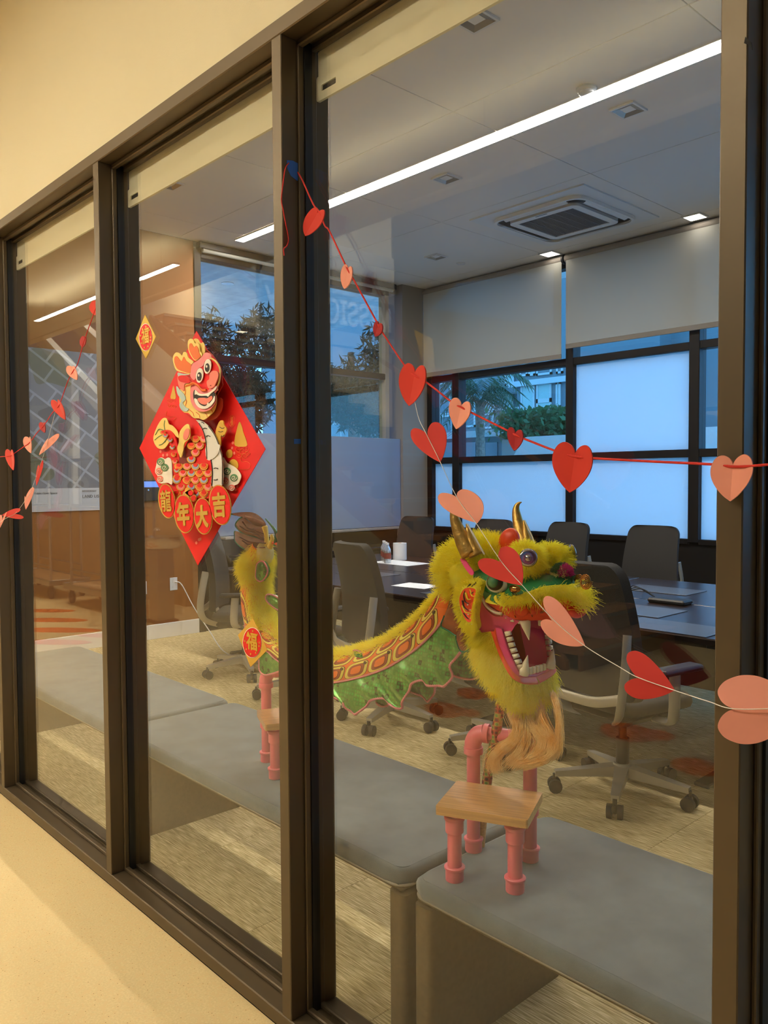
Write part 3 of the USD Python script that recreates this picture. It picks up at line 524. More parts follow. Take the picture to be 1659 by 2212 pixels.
vehicle('van', 'white delivery van parked outside the back window', -8.62, -3.6, 9.5, 11.4, 2.2, 'van_white', 'van', [(-8.62, .3), (-3.6, .3), (-3.6, 2.2), (-8.2, 2.2), (-8.5, 1.8), (-8.62, 1.1)])
vehicle('car', 'dark blue car parked outside the left window', -15.2, -10.9, 7.0, 8.7, 1.5, 'car_blue', 'car', [(-15.2, .3), (-10.9, .3), (-10.9, .9), (-12.0, 1.0), (-12.6, 1.5), (-14.4, 1.5), (-15.2, .95)])
t = thing('canopy', 'pale concrete canopy soffit outside the left window', 'canopy')
xs_ = [-27, -23, -19.2, -15.4, -11.6, XL - .26]; ys_ = [-2, 1.7, 5.4, 9.1, 12.8]
for a, b in zip(xs_, xs_[1:]):
    for c, d in zip(ys_, ys_[1:]): obj('soffit_panel', cbox(a + .008, c + .008, 5.60, b - .008, d - .008, 5.9, .005), 'concrete', t)
for x, y in ((-11.3, 5.1), (-14.6, 7.9), (-11.6, 9.6)): obj('recessed_light', lathe([(0, 5.59), (.13, 5.59), (.14, 5.61)], 20, (x, y, 0)), 'facade_glass', t)
for x, l in ((-24, 'round concrete column under the canopy, farther one'), (-17, 'round concrete column under the canopy, nearer one')): o = obj('column', cat_(cyl((x, 12.2, -.02), (x, 12.2, 5.59), .25, 20), cyl((x, 12.2, 5.4), (x, 12.2, 5.595), .32, 20)), 'concrete', smooth=40); keys(o, l, 'column', 'columns under the canopy')
# ================================================================ GARLANDS (lobby side of the glass)
M('felt_red', 'cc301e', .95, sheen=.2); M('felt_pink', 'ea9882', .95, sheen=.2); M('felt_dark', 'a3181e', .95, sheen=.2)
M('card_red', 'c4312a', .8); M('card_pink', 'df9280', .8); M('yarn_red', 'd3362c', .9); M('thread', 'e6dfd6', .8); M('blue_tape', '2e62b4', .7)
HALF = np.array([(0, 0), (.10, -.12), (.28, -.22), (.55, -.27), (.82, -.18), (.97, 0), (1, .16), (.95, .33), (.80, .52), (.58, .70), (.32, .86), (0, 1)])
def heart(N, Tp, L, R, y, th, fold):
    """a heart from its notch, tip and two widest points (measured), cut from sheet and folded along its axis"""
    ms = []
    for side in (L, R):
        N3, T3, S3 = (at(p[0], p[1], 'y', y) for p in (N, Tp, side)); a = S3 - (N3 + .12 * (T3 - N3)); hp = spline(HALF, 4)
        poly = [(float(p[0]), float(p[2])) for p in (N3 + v * (T3 - N3) + u * a for u, v in hp)]
        g = prism(Polygon(poly).buffer(0), th); v = g.vertices
        ax = (T3 - N3)[[0, 2]]; ax = ax / np.linalg.norm(ax); d = np.abs((v[:, 0] - N3[0]) * ax[1] - (v[:, 1] - N3[2]) * ax[0])
        ms.append(T(np.c_[v[:, 0], y + v[:, 2] - th / 2 + fold * d, v[:, 1]], g.faces))
    return cat_(ms)
def garland(label, hearts, path, r, ymat, group=None, stitched=True):
    t = thing('heart_garland', label, 'garland')
    obj('string', tube(spline(np.array([at(p[0], p[1], 'y', p[2]) for p in path]), 8), r, 6), ymat, t, smooth=True)
    for N, Tp, L, R, y, m, lb in hearts:
        th = .003 if stitched else .0008
        h = obj('heart', heart(N, Tp, L, R, y, th, -.12 if stitched else .15), m, t, label=lb)
garland('red string of felt hearts taped to the wide mullion and swooping right', [
    ((686, 461), (660, 510), (664, 468), (699, 480), .046, 'felt_red', 'red felt heart'), ((752, 582), (744, 624), (739, 588), (763, 598), .045, 'felt_pink', 'pale pink felt heart'), ((818, 701), (811, 727), (809, 703), (828, 714), .045, 'felt_dark', 'dark red felt heart'),
    ((897, 805), (884, 877), (867, 812), (923, 822), .035, 'felt_red', 'red felt heart'), ((997, 878), (986, 927), (974, 874), (1019, 889), .03, 'felt_pink', 'pale pink felt heart'), ((1114, 937), (1111, 974), (1098, 934), (1132, 944), .025, 'felt_dark', 'small dark red felt heart'),
    ((1243, 980), (1231, 1064), (1198, 985), (1283, 1000), .015, 'felt_red', 'large red felt heart'), ((1584, 1004), (1578, 1083), (1538, 1015), (1629, 1012), -.014, 'felt_pink', 'pale pink felt heart hanging over the right mullion')],
    [(624, 352, .05), (648, 380, .05), (676, 440, .047), (690, 458, .044), (702, 488, .044), (712, 500, .046), (744, 568, .045), (752, 584, .043), (765, 606, .045), (812, 692, .045), (818, 704, .043), (826, 718, .045), (876, 792, .038), (897, 812, .032), (924, 828, .035), (978, 870, .031), (997, 880, .027), (1020, 892, .03), (1100, 932, .026), (1114, 940, .022), (1133, 948, .024), (1200, 974, .018), (1243, 986, .011), (1284, 990, .013), (1410, 997, .0), (1536, 1003, -.012), (1584, 1008, -.018), (1630, 1006, -.018), (1700, 1000, -.022)], .0021, 'yarn_red')
o = obj('loose_yarn', tube(spline(np.array([at(x, y, 'x', MX[2] + MW + .0025) if x > 614 else at(x, y, 'y', -.003) for x, y in ((624, 352), (617, 362), (613, 385), (608, 430), (612, 455), (618, 488), (623, 515), (620, 530), (613, 538), (614, 552))]), 6), .0016, 6), 'yarn_red', None, True); keys(o, 'loose tail of red yarn dangling down the wide mullion', 'yarn')
def tape(label, pts, x=None):
    p = [at(a, b, 'x', MX[2] + MW) for a, b in pts]; o = obj('tape', yz(prism(Polygon([(q[1], q[2]) for q in p]), .0012), MX[2] + MW - .0004), 'blue_tape'); keys(o, label, 'tape')
tape('blue tape patch holding the red yarn on the wide mullion', [(619, 346), (632, 347), (650, 357), (649, 382), (642, 391), (628, 380), (621, 365)]); tape('small strip of blue tape lower on the wide mullion', [(635, 948), (662, 948), (662, 958), (635, 959)])
o = obj('tape', xz(prism(Polygon([tuple(at(a, b, 'y', -.002)[[0, 2]]) for a, b in ((1610, 79), (1615, 84), (1623, 92), (1625, 108), (1617, 96), (1607, 93))]), .0015), -.002), 'dark_void'); keys(o, 'torn scrap of black tape on the right mullion', 'tape')
garland('white thread of folded paper hearts running down right past the dragon', [
    ((924, 940), (951, 999), (884, 947), (956, 926), .03, 'card_red', 'red paper heart'), ((988, 1075), (1031, 1130), (946, 1089), (1032, 1075), .03, 'card_pink', 'pink paper heart'), ((1080, 1214), (1128, 1265), (1033, 1231), (1109, 1190), .03, 'card_red', 'red paper heart in front of the dragon eye'),
    ((1193, 1341), (1264, 1394), (1195, 1294), (1185, 1379), .025, 'card_pink', 'pink paper heart in front of the dragon mouth'), ((1380, 1465), (1458, 1491), (1373, 1408), (1366, 1508), .015, 'card_red', 'red paper heart'), ((1585, 1531), (1735, 1531), (1603, 1460), (1603, 1610), -.03, 'card_pink', 'big pink paper heart over the right mullion')],
    [(896, 868, .034), (905, 905, .031), (919, 934, .029), (951, 998, .029), (988, 1076, .029), (1029, 1131, .029), (1083, 1213, .028), (1129, 1265, .028), (1196, 1339, .024), (1263, 1395, .022), (1340, 1442, .018), (1380, 1464, .013), (1456, 1491, .008), (1530, 1515, -.012), (1584, 1531, -.034), (1700, 1530, -.036)], .0008, 'thread', stitched=False)
garland('red string of felt hearts over the leftmost pane', [
    ((211, 655), (204, 680), (197, 660), (216, 672), .045, 'felt_red', 'red felt heart half behind the left mullion'), ((183, 730), (178, 750), (175, 735), (187, 740), .045, 'felt_dark', 'dark red felt heart'), ((158, 795), (166, 821), (147, 802), (167, 803), .042, 'felt_pink', 'pale pink felt heart'), ((126, 872), (141, 907), (115, 878), (137, 877), .04, 'felt_red', 'red felt heart'),
    ((94, 916), (97, 935), (87, 920), (99, 920), .04, 'felt_dark', 'dark red felt heart'), ((64, 950), (67, 979), (54, 955), (69, 956), .03, 'felt_pink', 'pale pink felt heart'), ((24, 980), (29, 1016), (15, 984), (33, 986), -.012, 'felt_red', 'red felt heart over the leftmost mullion')],
    [(222, 620, .045), (206, 668, .043), (182, 736, .042), (168, 785, .043), (157, 803, .038), (146, 825, .042), (133, 862, .041), (126, 878, .037), (113, 892, .041), (94, 920, .037), (80, 935, .038), (64, 956, .027), (50, 966, .02), (33, 978, .0), (24, 984, -.017), (10, 986, -.017), (-20, 988, -.018)], .0019, 'yarn_red')
garland('white thread of paper hearts across the leftmost mullion', [
    ((103, 952), (85, 983), (92, 962), (123, 945), .035, 'card_pink', 'faded pink paper heart'), ((84, 1012), (79, 1049), (76, 1022), (91, 1004), .03, 'card_red', 'red paper heart'), ((55, 1076), (56, 1101), (51, 1084), (68, 1056), .01, 'card_pink', 'pink paper heart'), ((32, 1110), (4, 1113), (43, 1121), (34, 1098), -.012, 'card_red', 'red paper heart'), ((4, 1124), (-6, 1152), (-8, 1120), (12, 1112), -.02, 'card_pink', 'pink paper heart cut off by the left edge')],
    [(122, 880, .038), (110, 925, .036), (103, 952, .034), (92, 990, .031), (84, 1012, .029), (74, 1042, .022), (64, 1066, .01), (55, 1080, .004), (44, 1096, -.004), (32, 1110, -.014), (12, 1120, -.02), (0, 1128, -.022), (-20, 1135, -.024)], .0008, 'thread', stitched=False)

# ================================================================ NEW YEAR DECORATIONS stuck on the glass
for n, c in dict(red_card='e3120f', gold='c9a040', deco_gold='d9a93c', pale_yellow='f2cf72', deco_orange='e8702a', deco_deep='b93a20', deco_pink='ee8585', deco_salmon='f0806c', deco_white='f3e9d6', deco_black='22160f', deco_green='5d8a5a', deco_blue='9aa4c8', deco_teal='b6c8c0', belly='dcd6cc', brown_shadow='7a1a10', foil='d8b040').items():
    M('d_' + n, c, .45 if n in ('gold', 'foil') else .55, .5 if n == 'foil' else 0)
GLYPH = {"龍":[[[[6,19],[65,22],[64,34],[6,36],[6,97],[9,100],[27,100],[30,83],[96,81],[96,66],[92,62],[28,61],[30,53],[87,52],[85,2],[28,0],[30,-3],[85,-3],[87,-5],[85,-21],[28,-22],[30,-28],[85,-28],[85,-45],[30,-45],[28,-49],[87,-50],[89,-63],[99,-67],[97,-84],[91,-95],[82,-98],[23,-98],[16,-97],[9,-90],[6,-79]],[[28,-76],[76,-78],[78,-68],[30,-67]]],[[[-99,21],[-97,40],[-77,41],[-82,60],[-96,62],[-94,81],[-59,81],[-61,97],[-42,100],[-35,81],[-1,79],[-1,62],[-13,58],[-20,41],[1,40],[3,19]],[[-59,59],[-54,40],[-43,40],[-41,42],[-35,54],[-36,60]]],[[[-87,12],[-85,14],[-6,12],[-6,-84],[-13,-95],[-23,-98],[-44,-98],[-51,-79],[-29,-77],[-29,-58],[-65,-57],[-66,-98],[-68,-100],[-87,-98]],[[-65,-5],[-65,-14],[-28,-13],[-30,-5]],[[-28,-32],[-65,-31],[-66,-39],[-30,-40]]]],"年":[[[[-97,-28],[-92,-23],[-64,-22],[-64,11],[-67,11],[-72,5],[-79,5],[-95,16],[-97,26],[-84,38],[-66,63],[-52,95],[-48,100],[-26,97],[-21,92],[-24,75],[84,75],[89,70],[89,51],[82,44],[26,44],[27,31],[80,30],[84,26],[84,5],[79,0],[27,0],[26,-22],[93,-23],[97,-26],[97,-49],[90,-54],[27,-54],[26,-93],[23,-98],[2,-100],[-5,-97],[-7,-54],[-90,-54],[-97,-49]],[[-42,44],[-48,31],[-8,31],[-7,43]],[[-33,-22],[-7,-23],[-7,0],[-32,0]]]],"大":[[[[-99,-82],[-99,-76],[-96,-71],[-66,-54],[-47,-36],[-39,-25],[-26,5],[-27,9],[-89,9],[-96,17],[-94,38],[-89,43],[-20,43],[-18,49],[-18,92],[-13,98],[8,100],[18,93],[17,43],[89,43],[94,40],[96,14],[91,9],[26,8],[33,-8],[51,-36],[69,-54],[98,-71],[99,-74],[98,-84],[83,-100],[73,-100],[47,-84],[23,-59],[2,-24],[-1,-26],[-10,-45],[-21,-61],[-39,-79],[-60,-93],[-73,-100],[-83,-100]]]],"吉":[[[[-93,46],[-93,69],[-90,72],[-17,72],[-16,95],[-13,100],[11,100],[15,97],[15,75],[17,72],[90,72],[93,69],[93,48],[89,43],[15,42],[16,30],[82,28],[84,3],[77,-2],[-75,-2],[-82,3],[-82,25],[-77,30],[-17,30],[-16,42],[-90,43]]],[[[-70,-97],[-72,-15],[-67,-7],[69,-7],[72,-10],[74,-92],[70,-98],[46,-100],[40,-90],[-38,-90],[-41,-97],[-46,-100],[-66,-100]],[[-39,-59],[40,-61],[41,-37],[-38,-36]]]],"福":[[[[-20,71],[-20,88],[-16,91],[97,91],[100,88],[98,68],[-16,68]]],[[[-90,-44],[-100,-23],[-95,-18],[-83,-11],[-61,12],[-45,34],[-46,38],[-91,40],[-90,62],[-64,63],[-76,86],[-76,93],[-62,100],[-56,100],[-38,71],[-38,63],[-21,62],[-11,56],[-15,40],[-32,11],[-22,-1],[-19,-1],[-16,3],[98,1],[98,-97],[76,-98],[73,-90],[7,-90],[3,-100],[-18,-98],[-18,-34],[-25,-33],[-37,-20],[-38,-97],[-62,-98],[-64,-31],[-72,-34],[-83,-44]],[[50,-64],[73,-66],[74,-57],[71,-54],[51,-54]],[[52,-21],[51,-32],[74,-31],[74,-22],[72,-20]],[[6,-64],[26,-66],[26,-55],[7,-54]],[[6,-30],[26,-31],[26,-20],[7,-20]]],[[[-8,62],[-6,64],[86,64],[90,61],[88,6],[-6,6]],[[16,30],[63,28],[64,41],[17,42]]]]}
def glyph(ch, cx, cz, hx, hz, y, th, rot=0):
    ps = [Polygon([(p[0] / 100, p[1] / 100) for p in g[0]], [[(p[0] / 100, p[1] / 100) for p in r] for r in g[1:]]).buffer(0) for g in GLYPH[ch]]
    ms = [xz(prism(affinity.translate(affinity.rotate(affinity.scale(p, hx, hz, origin=(0, 0)), rot, origin=(0, 0)), cx, cz), th), y) for p in ps]
    return cat_(ms)
def crop(ox, oy, s): return lambda pts: [(ox + u / s, oy + v / s) for u, v in pts]
kA, kB, kC = crop(330, 700, 9.618), crop(320, 880, 6.38), crop(280, 670, 3.881)
def flat(pts, y, th=.0012, smooth=5, grow=0, hole=None):
    p = spline(pts, smooth, True) if smooth else np.array(pts)
    P = Polygon([tuple(at(a, b, 'y', y)[[0, 2]]) for a, b in p]).buffer(0)
    if grow: P = P.buffer(grow)
    return xz(prism(P, th), y)
def oval(c, rx, ry, y, th=.0012, rot=0, grow=0):
    a = np.linspace(0, 2 * PI, 28, endpoint=False); r = math.radians(rot)
    return flat([(c[0] + rx * math.cos(t) * math.cos(r) - ry * math.sin(t) * math.sin(r), c[1] + rx * math.cos(t) * math.sin(r) + ry * math.sin(t) * math.cos(r)) for t in a], y, th, 0, grow)
def line(pts, y, r=.0012, n=5): return tube(spline(np.array([at(a, b, 'y', y) for a, b in pts]), n), r, 5)
dd = thing('dragon_decoration', 'large red diamond pop-up decoration with a smiling dragon and gold lettering on the glass', 'decoration'); Y0 = .0745
obj('board', flat([(424, 715), (573, 970), (427, 1221), (301, 968)], Y0, .0018, 0), 'd_red_card', dd)
def part(name, meshes, m, label=None, parent=None): return obj(name, cat_(meshes), m, parent or dd, label=label)
bd_ = []
# background prints: mountains, outline clouds, ingots, dots
part('mountain', [flat(kB([(1255, 200), (1290, 260), (1310, 340), (1350, 450), (1355, 535), (1200, 530), (1195, 430), (1215, 330)]), Y0 - .001, .0008, 3)], 'd_deco_gold'); part('mountain', [flat(kA([(430, 1280), (460, 1400), (475, 1550), (370, 1545), (395, 1400)]), Y0 - .001, .0008, 3)], 'd_deco_gold')
spir = lambda c, r, w=1.4, a0=0, k=1: [(c[0] + k * r * (1 - t * .85) * math.cos(a0 + t * w * 2 * PI), c[1] + r * (1 - t * .85) * math.sin(a0 + t * w * 2 * PI)) for t in np.linspace(0, 1, 16)]
cl = [line(kB(spir(c, r)), Y0 - .001, .0006, 2) for c, r in (((1240, 570), 50), ((1300, 600), 55), ((1350, 570), 45), ((1250, 650), 50), ((1320, 660), 50), ((1370, 630), 35))]
cl += [line(kB([(1275, 700), (1290, 750), (1360, 745), (1410, 790), (1380, 850), (1250, 855)]), Y0 - .001, .0006), line(kB([(260, 50), (245, 110), (290, 140), (360, 125), (385, 150), (350, 170)]), Y0 - .001, .0006)]
cl += [line(kA(spir(c, r)), Y0 - .001, .0006, 2) for c, r in (((340, 1590), 50), ((420, 1580), 55), ((350, 1690), 50), ((440, 1700), 50))] + [line(kB([(x_, y_) for x_, y_ in ((1155 + 42 * math.cos(a), 190 + 80 * math.sin(a)) for a in np.linspace(0, 2 * PI, 20))]), Y0 - .001, .0006, 2)]
part('cloud_outline', cl, 'd_deco_orange'); p = at(*kB([(1155, 190)])[0], 'y', Y0); obj('seal', glyph('福', p[0], p[2], .008, .014, Y0 - .001, .0008), 'd_deco_orange', dd)
part('ingot', [flat(kB([(1070, 640), (1095, 590), (1135, 580), (1160, 620), (1150, 680), (1100, 695)]), Y0 - .002, .0012), flat(kB([(1110, 760), (1160, 715), (1210, 730), (1240, 780), (1225, 845), (1130, 800)]), Y0 - .002, .0012)], 'd_deco_gold')
part('confetti', [oval(kB([c])[0], 2.2, 3.2, Y0 - .001) for c in ((1165, 490), (1155, 560), (1185, 630), (1228, 1090), (1200, 1130), (205, 660), (262, 655), (170, 610), (700, 1822), (662, 1868), (718, 1815))], 'd_deco_salmon')
# swirling clouds, left and right of the body
for pts, sw, rd in ((kB([(110, 800), (130, 720), (180, 690), (230, 710), (280, 690), (320, 740), (330, 900), (330, 1060), (270, 1040), (180, 1050), (120, 1010), (130, 950), (95, 890)]), ((170, 750), (225, 830)), ((150, 880), (160, 985))),
                    (kB([(1030, 690), (1080, 760), (1130, 790), (1200, 830), (1260, 900), (1280, 960), (1240, 1050), (1180, 1080), (1140, 1140), (1060, 1110), (1020, 1050), (1010, 850)]), ((1085, 880), (1180, 970)), ((1060, 1010), (1150, 1110)))):
    part('cloud', [flat(pts, .066, .002)], 'd_deco_white'); part('cloud_swirl', [oval(kB([c])[0], 8, 8, .0645, .001) for c in sw], 'd_deco_green'); part('cloud_swirl', [oval(kB([c])[0], 7, 7, .0645, .001) for c in rd], 'd_deco_salmon')
    part('swirl_line', [line(kB(spir(c, 38)), .0635, .0012, 2) for c in sw + rd], 'd_deco_white')
# tail and body
part('tail_tuft', [flat(kB([(70, 430), (120, 270), (190, 160), (250, 150), (285, 230), (330, 250), (400, 330), (420, 420), (360, 390), (300, 420), (290, 480), (215, 570), (120, 550)]), .062, .002)], 'd_pale_yellow'); part('tail_line', [line(kB([(240, 330), (150, 300), (100, 380)]), .061, .0012), line(kB([(240, 340), (220, 250), (230, 180)]), .061, .0012), line(kB([(260, 430), (200, 500), (150, 520)]), .061, .0012), line(kB([(230, 360), (150, 400), (90, 450)]), .061, .0012)], 'd_deco_green')
body = kB([(190, 340), (270, 310), (340, 360), (380, 440), (420, 640), (440, 850), (490, 870), (590, 700), (590, 420), (570, 200), (480, 80), (660, 160), (740, 240), (900, 400), (990, 560), (1010, 760), (1020, 1060), (900, 1240), (600, 1240), (420, 1180), (360, 1000), (330, 700), (290, 480)])
part('body', [flat(body, .058, .004, 3)], 'd_red_card'); part('body_gap', [flat(kB([(440, 640), (500, 560), (580, 430), (590, 700), (500, 880), (430, 850)]), .0565, .001)], 'd_brown_shadow')
sc_ = []
for i in range(9):
    for j in range(5):
        u = 420 + 115 * j + (57 if i % 2 else 0); v = 1180 - 95 * i; 
        wlim = (380, 870) if v > 720 else (580, 560 + (800 - v) * .25 + 120)
        if wlim[0] <= u <= wlim[1] and v > 150: sc_.append((u - (30 if v > 900 and u < 520 else 0), v))
sc_ += [(235, 380), (300, 440), (330, 540), (350, 640), (365, 740), (390, 860), (400, 960), (200, 340)]
sc_.sort(key=lambda q: -q[1])
cols = ['d_deco_orange', 'd_deco_pink', 'd_deco_blue', 'd_red_card']
for k, (u, v) in enumerate(sc_):
    small = u < 420 and v < 900; s = .62 if small else 1; y = .057 - .0002 * (k % 2) - .004 * (k / len(sc_))
    c = kB([(u, v)])[0]; pr = lambda f: [(c[0] + f * s * 9.5 * math.cos(a), c[1] + f * s * 9.5 * math.sin(a) * (1.1 if math.sin(a) > 0 else .5)) for a in np.linspace(0, 2 * PI, 16, endpoint=False)]
    f = obj('scale', flat(pr(1), y, .0012, 0), 'd_deco_gold', dd); obj('scale_rim', flat(pr(.76), y - .0012, .0008, 0), cols[(k * 7) % 3], f); obj('scale_core', flat([(a, b - 2.2 * s) for a, b in pr(.5)], y - .002, .0008, 0), 'd_red_card', f)
bl = part('belly', [flat(kB([(660, 170), (740, 190), (830, 260), (920, 390), (985, 560), (1020, 720), (1020, 1065), (875, 1080), (880, 880), (865, 700), (810, 710), (800, 500), (760, 330), (700, 220)]), .046, .003, 3)], 'd_belly')
part('belly_fold', [flat(kB([(800, 520), (970, 510), (985, 560), (960, 640), (900, 700), (810, 720)]), .043, .003, 3)], 'd_belly', parent=bl); part('belly_edge', [line(kB([(700, 220), (760, 330), (800, 500), (810, 710)]), .0425, .0016), line(kB([(865, 710), (885, 880), (875, 1080)]), .0445, .0016), line(kB([(830, 260), (920, 390), (985, 560), (1020, 720), (1020, 1065)]), .0445, .0012)], 'd_deco_black')
part('belly_mark', [line(kB(q), .0445, .0012) for q in ([(755, 300), (780, 285), (810, 295)], [(800, 400), (825, 388), (855, 402)], [(905, 845), (930, 835), (960, 845)], [(905, 1000), (935, 1000), (955, 990)], [(735, 205), (755, 210), (770, 225)])], 'd_deco_black')
part('claw', [flat(kB([(930, 400), (940, 290), (985, 190), (1030, 185), (1045, 240), (1080, 300), (1050, 380), (1030, 410), (1000, 400), (1000, 520), (975, 530)]), .05, .003)], 'd_deco_gold'); part('claw_line', [line(kB(q), .0495, .001) for q in ([(985, 270), (1020, 290), (1050, 280)], [(970, 330), (1000, 340), (1030, 330)], [(1010, 390), (1030, 400), (1045, 380)])], 'd_deco_black')
part('foreleg', [flat(kB([(430, 350), (490, 260), (550, 230), (575, 300), (570, 420), (500, 490), (480, 600), (450, 690), (420, 640), (400, 560), (425, 470)]), .044, .003)], 'd_pale_yellow'); part('foreleg_pad', [oval(kB([(525, 370)])[0], 6, 13, .0425, .0012, 15)], 'd_deco_salmon')
# head: stacked sheets
part('head_shadow_layer', [flat(kA([(1150, 560), (1400, 900), (1440, 1200), (1440, 1290), (1330, 1500), (1440, 1560), (1420, 1800), (1250, 1990), (900, 1900), (950, 700)]), .05, .003, 3)], 'd_deco_deep')
part('back_antler', [flat(kA([(850, 330), (930, 310), (990, 400), (1040, 380), (1075, 450), (1080, 580), (1030, 640), (900, 560)]), .04, .002)], 'd_pale_yellow')
an = part('antler', [flat(kA([(885, 760), (780, 640), (730, 500), (730, 360), (780, 305), (840, 330), (870, 400), (930, 390), (970, 450), (980, 560), (1020, 660)]), .034, .003), flat(kA([(780, 1030), (640, 1010), (490, 960), (430, 820), (420, 680), (480, 590), (550, 610), (600, 660), (640, 580), (700, 600), (740, 700), (840, 780), (800, 850)]), .034, .003)], 'd_pale_yellow')
part('antler_face', [flat(kA([(880, 740), (800, 640), (755, 520), (760, 420), (800, 400), (850, 480), (900, 450), (945, 520), (960, 600), (990, 680)]), .0325, .0015), flat(kA([(770, 1010), (640, 990), (510, 930), (450, 800), (450, 700), (500, 670), (590, 770), (640, 680), (690, 760), (780, 830), (800, 860)]), .0325, .0015)], 'd_deco_orange', parent=an)
part('mane', [flat(kA([(650, 1250), (560, 1400), (560, 1700), (640, 1830), (740, 1850), (850, 1950), (960, 1960), (1060, 1990), (1180, 1900), (1280, 1780), (1320, 1600), (1300, 1470), (1200, 1300), (900, 1200)]), .036, .003)], 'd_pale_yellow'); part('mane_line', [line(kA(q), .0355, .0012) for q in ([(660, 1280), (680, 1400), (660, 1500)], [(650, 1520), (700, 1600), (680, 1700)], [(760, 1780), (830, 1840), (860, 1920)], [(900, 1830), (960, 1880), (980, 1950)], [(1080, 1850), (1120, 1880), (1130, 1930)], [(1200, 1780), (1230, 1800), (1240, 1840)])], 'd_deco_orange')
part('ear_fur', [flat(kA([(490, 1290), (560, 1370), (640, 1450), (680, 1560), (620, 1640), (680, 1730), (740, 1760), (700, 1810), (600, 1790), (550, 1680), (590, 1580), (510, 1450)]), .034, .002)], 'd_deco_teal'); part('ear', [flat(kA([(520, 1080), (640, 1060), (770, 1130), (780, 1220), (660, 1250), (640, 1390), (540, 1290)]), .0335, .002)], 'd_deco_salmon'); part('ear_inner', [flat(kA([(530, 1090), (640, 1065), (760, 1130), (760, 1220), (640, 1215), (550, 1180)]), .032, .001)], 'd_red_card'); part('brow_fur', [flat(kA([(520, 1010), (620, 1030), (760, 1050), (600, 1070), (530, 1090)]), .033, .0015)], 'd_deco_teal')
fc = part('face', [flat(kA([(790, 1130), (820, 980), (960, 760), (1100, 620), (1200, 640), (1300, 760), (1390, 880), (1390, 1150), (1330, 1330), (1150, 1480), (900, 1330), (830, 1250)]), .030, .003)], 'd_red_card')
part('face_edge', [line(kA([(1200, 700), (1320, 790), (1395, 940), (1385, 1170), (1340, 1310), (1340, 1380)]), .0295, .003)], 'd_pale_yellow', parent=fc)
part('forehead', [flat(kA([(780, 1080), (790, 960), (820, 830), (930, 760), (1010, 690), (1080, 600), (1160, 600), (1210, 650), (1200, 740), (1090, 760), (1040, 870), (960, 910), (900, 1000), (890, 1130), (840, 1160)]), .028, .002)], 'd_deco_pink')
mz = part('muzzle', [flat(kA([(780, 1400), (790, 1290), (850, 1260), (930, 1290), (1010, 1390), (1100, 1400), (1250, 1300), (1340, 1290), (1310, 1400), (1240, 1490), (1300, 1500), (1290, 1640), (1180, 1780), (1020, 1820), (880, 1760), (790, 1600)]), .026, .003)], 'd_deco_pink')
part('mouth', [flat(kA([(860, 1370), (920, 1420), (1050, 1480), (1180, 1450), (1250, 1400), (1290, 1480), (1260, 1620), (1150, 1720), (1020, 1740), (890, 1660), (840, 1500)]), .0245, .0015)], 'd_deco_black', parent=mz); part('tongue', [flat(kA([(930, 1550), (1050, 1530), (1130, 1540), (1220, 1490), (1230, 1560), (1150, 1640), (1080, 1680), (980, 1640)]), .0235, .0012)], 'd_deco_salmon', parent=mz)
part('teeth', [flat(kA([(880, 1370), (960, 1440), (1080, 1450), (1200, 1400), (1320, 1290), (1300, 1360), (1190, 1460), (1150, 1510), (1110, 1490), (980, 1490), (900, 1460), (870, 1470)]), .0228, .0015), flat(kA([(860, 1550), (910, 1560), (960, 1650), (1040, 1700), (1110, 1690), (1140, 1630), (1170, 1650), (1240, 1570), (1280, 1490), (1280, 1600), (1180, 1720), (1060, 1765), (950, 1730), (880, 1640)]), .0228, .0015)], 'd_deco_white', parent=mz)
ns = part('nose', [flat(kA([(1130, 1280), (1120, 1190), (1170, 1140), (1180, 1030), (1250, 970), (1340, 990), (1360, 1080), (1320, 1200), (1260, 1310), (1170, 1340)]), .022, .003)], 'd_deco_salmon'); part('moustache', [line(kA([(690, 1290), (780, 1260), (850, 1230), (940, 1280), (1020, 1370), (1110, 1370)]), .0215, .0035)], 'd_deco_orange')
for c, r in (((970, 1065), 15), ((1135, 880), 15)):
    q = kA([c])[0]; e = part('eye', [oval(q, 7.8, 16, .024, .002, 6)], 'd_deco_white'); part('pupil', [oval((q[0] - .8, q[1] + 2.5), 4.6, 9.2, .0225, .001, 4)], 'd_deco_black', parent=e); part('glint', [oval((q[0] - 2, q[1]), 1.8, 2.8, .0217, .001)], 'd_deco_white', parent=e)
part('nostril', [oval(kA([(1200, 1278)])[0], 1.4, 1.0, .0212)], 'd_brown_shadow')
# four medallions
part('flower', [oval(kB([c])[0], 6.5, 7.5, .046, .002) for c in ((580, 1180), (545, 1150), (620, 1250), (545, 1200))], 'd_deco_gold'); part('flower_heart', [oval(kB([c])[0], 5, 5.8, .0445, .0012) for c in ((582, 1180), (622, 1250))], 'd_red_card')
for ch, c, rx, ry, ro in (('龍', (255, 1290), 18, 38, -8), ('年', (495, 1468), 21.5, 42, -5), ('大', (755, 1500), 20, 40, -5), ('吉', (990, 1345), 23.5, 44, -8)):
    q = kB([c])[0]; yy = .038; md = obj('medallion', oval(q, rx, ry, yy, .002, ro), 'd_gold', dd); obj('medallion_face', oval(q, rx - 2, ry - 2.4, yy - .0015, .0015, ro), 'd_red_card', md)
    p = at(*q, 'y', yy); e1, e2 = at(q[0] + rx * .66, q[1], 'y', yy), at(q[0], q[1] - ry * .62, 'y', yy)
    sh = (e1[2] - p[2]) * 0
    obj('character', glyph(ch, p[0], p[2], abs(e1[0] - p[0]), abs(e2[2] - p[2]), yy - .004, .0025, 4), 'd_gold', md)
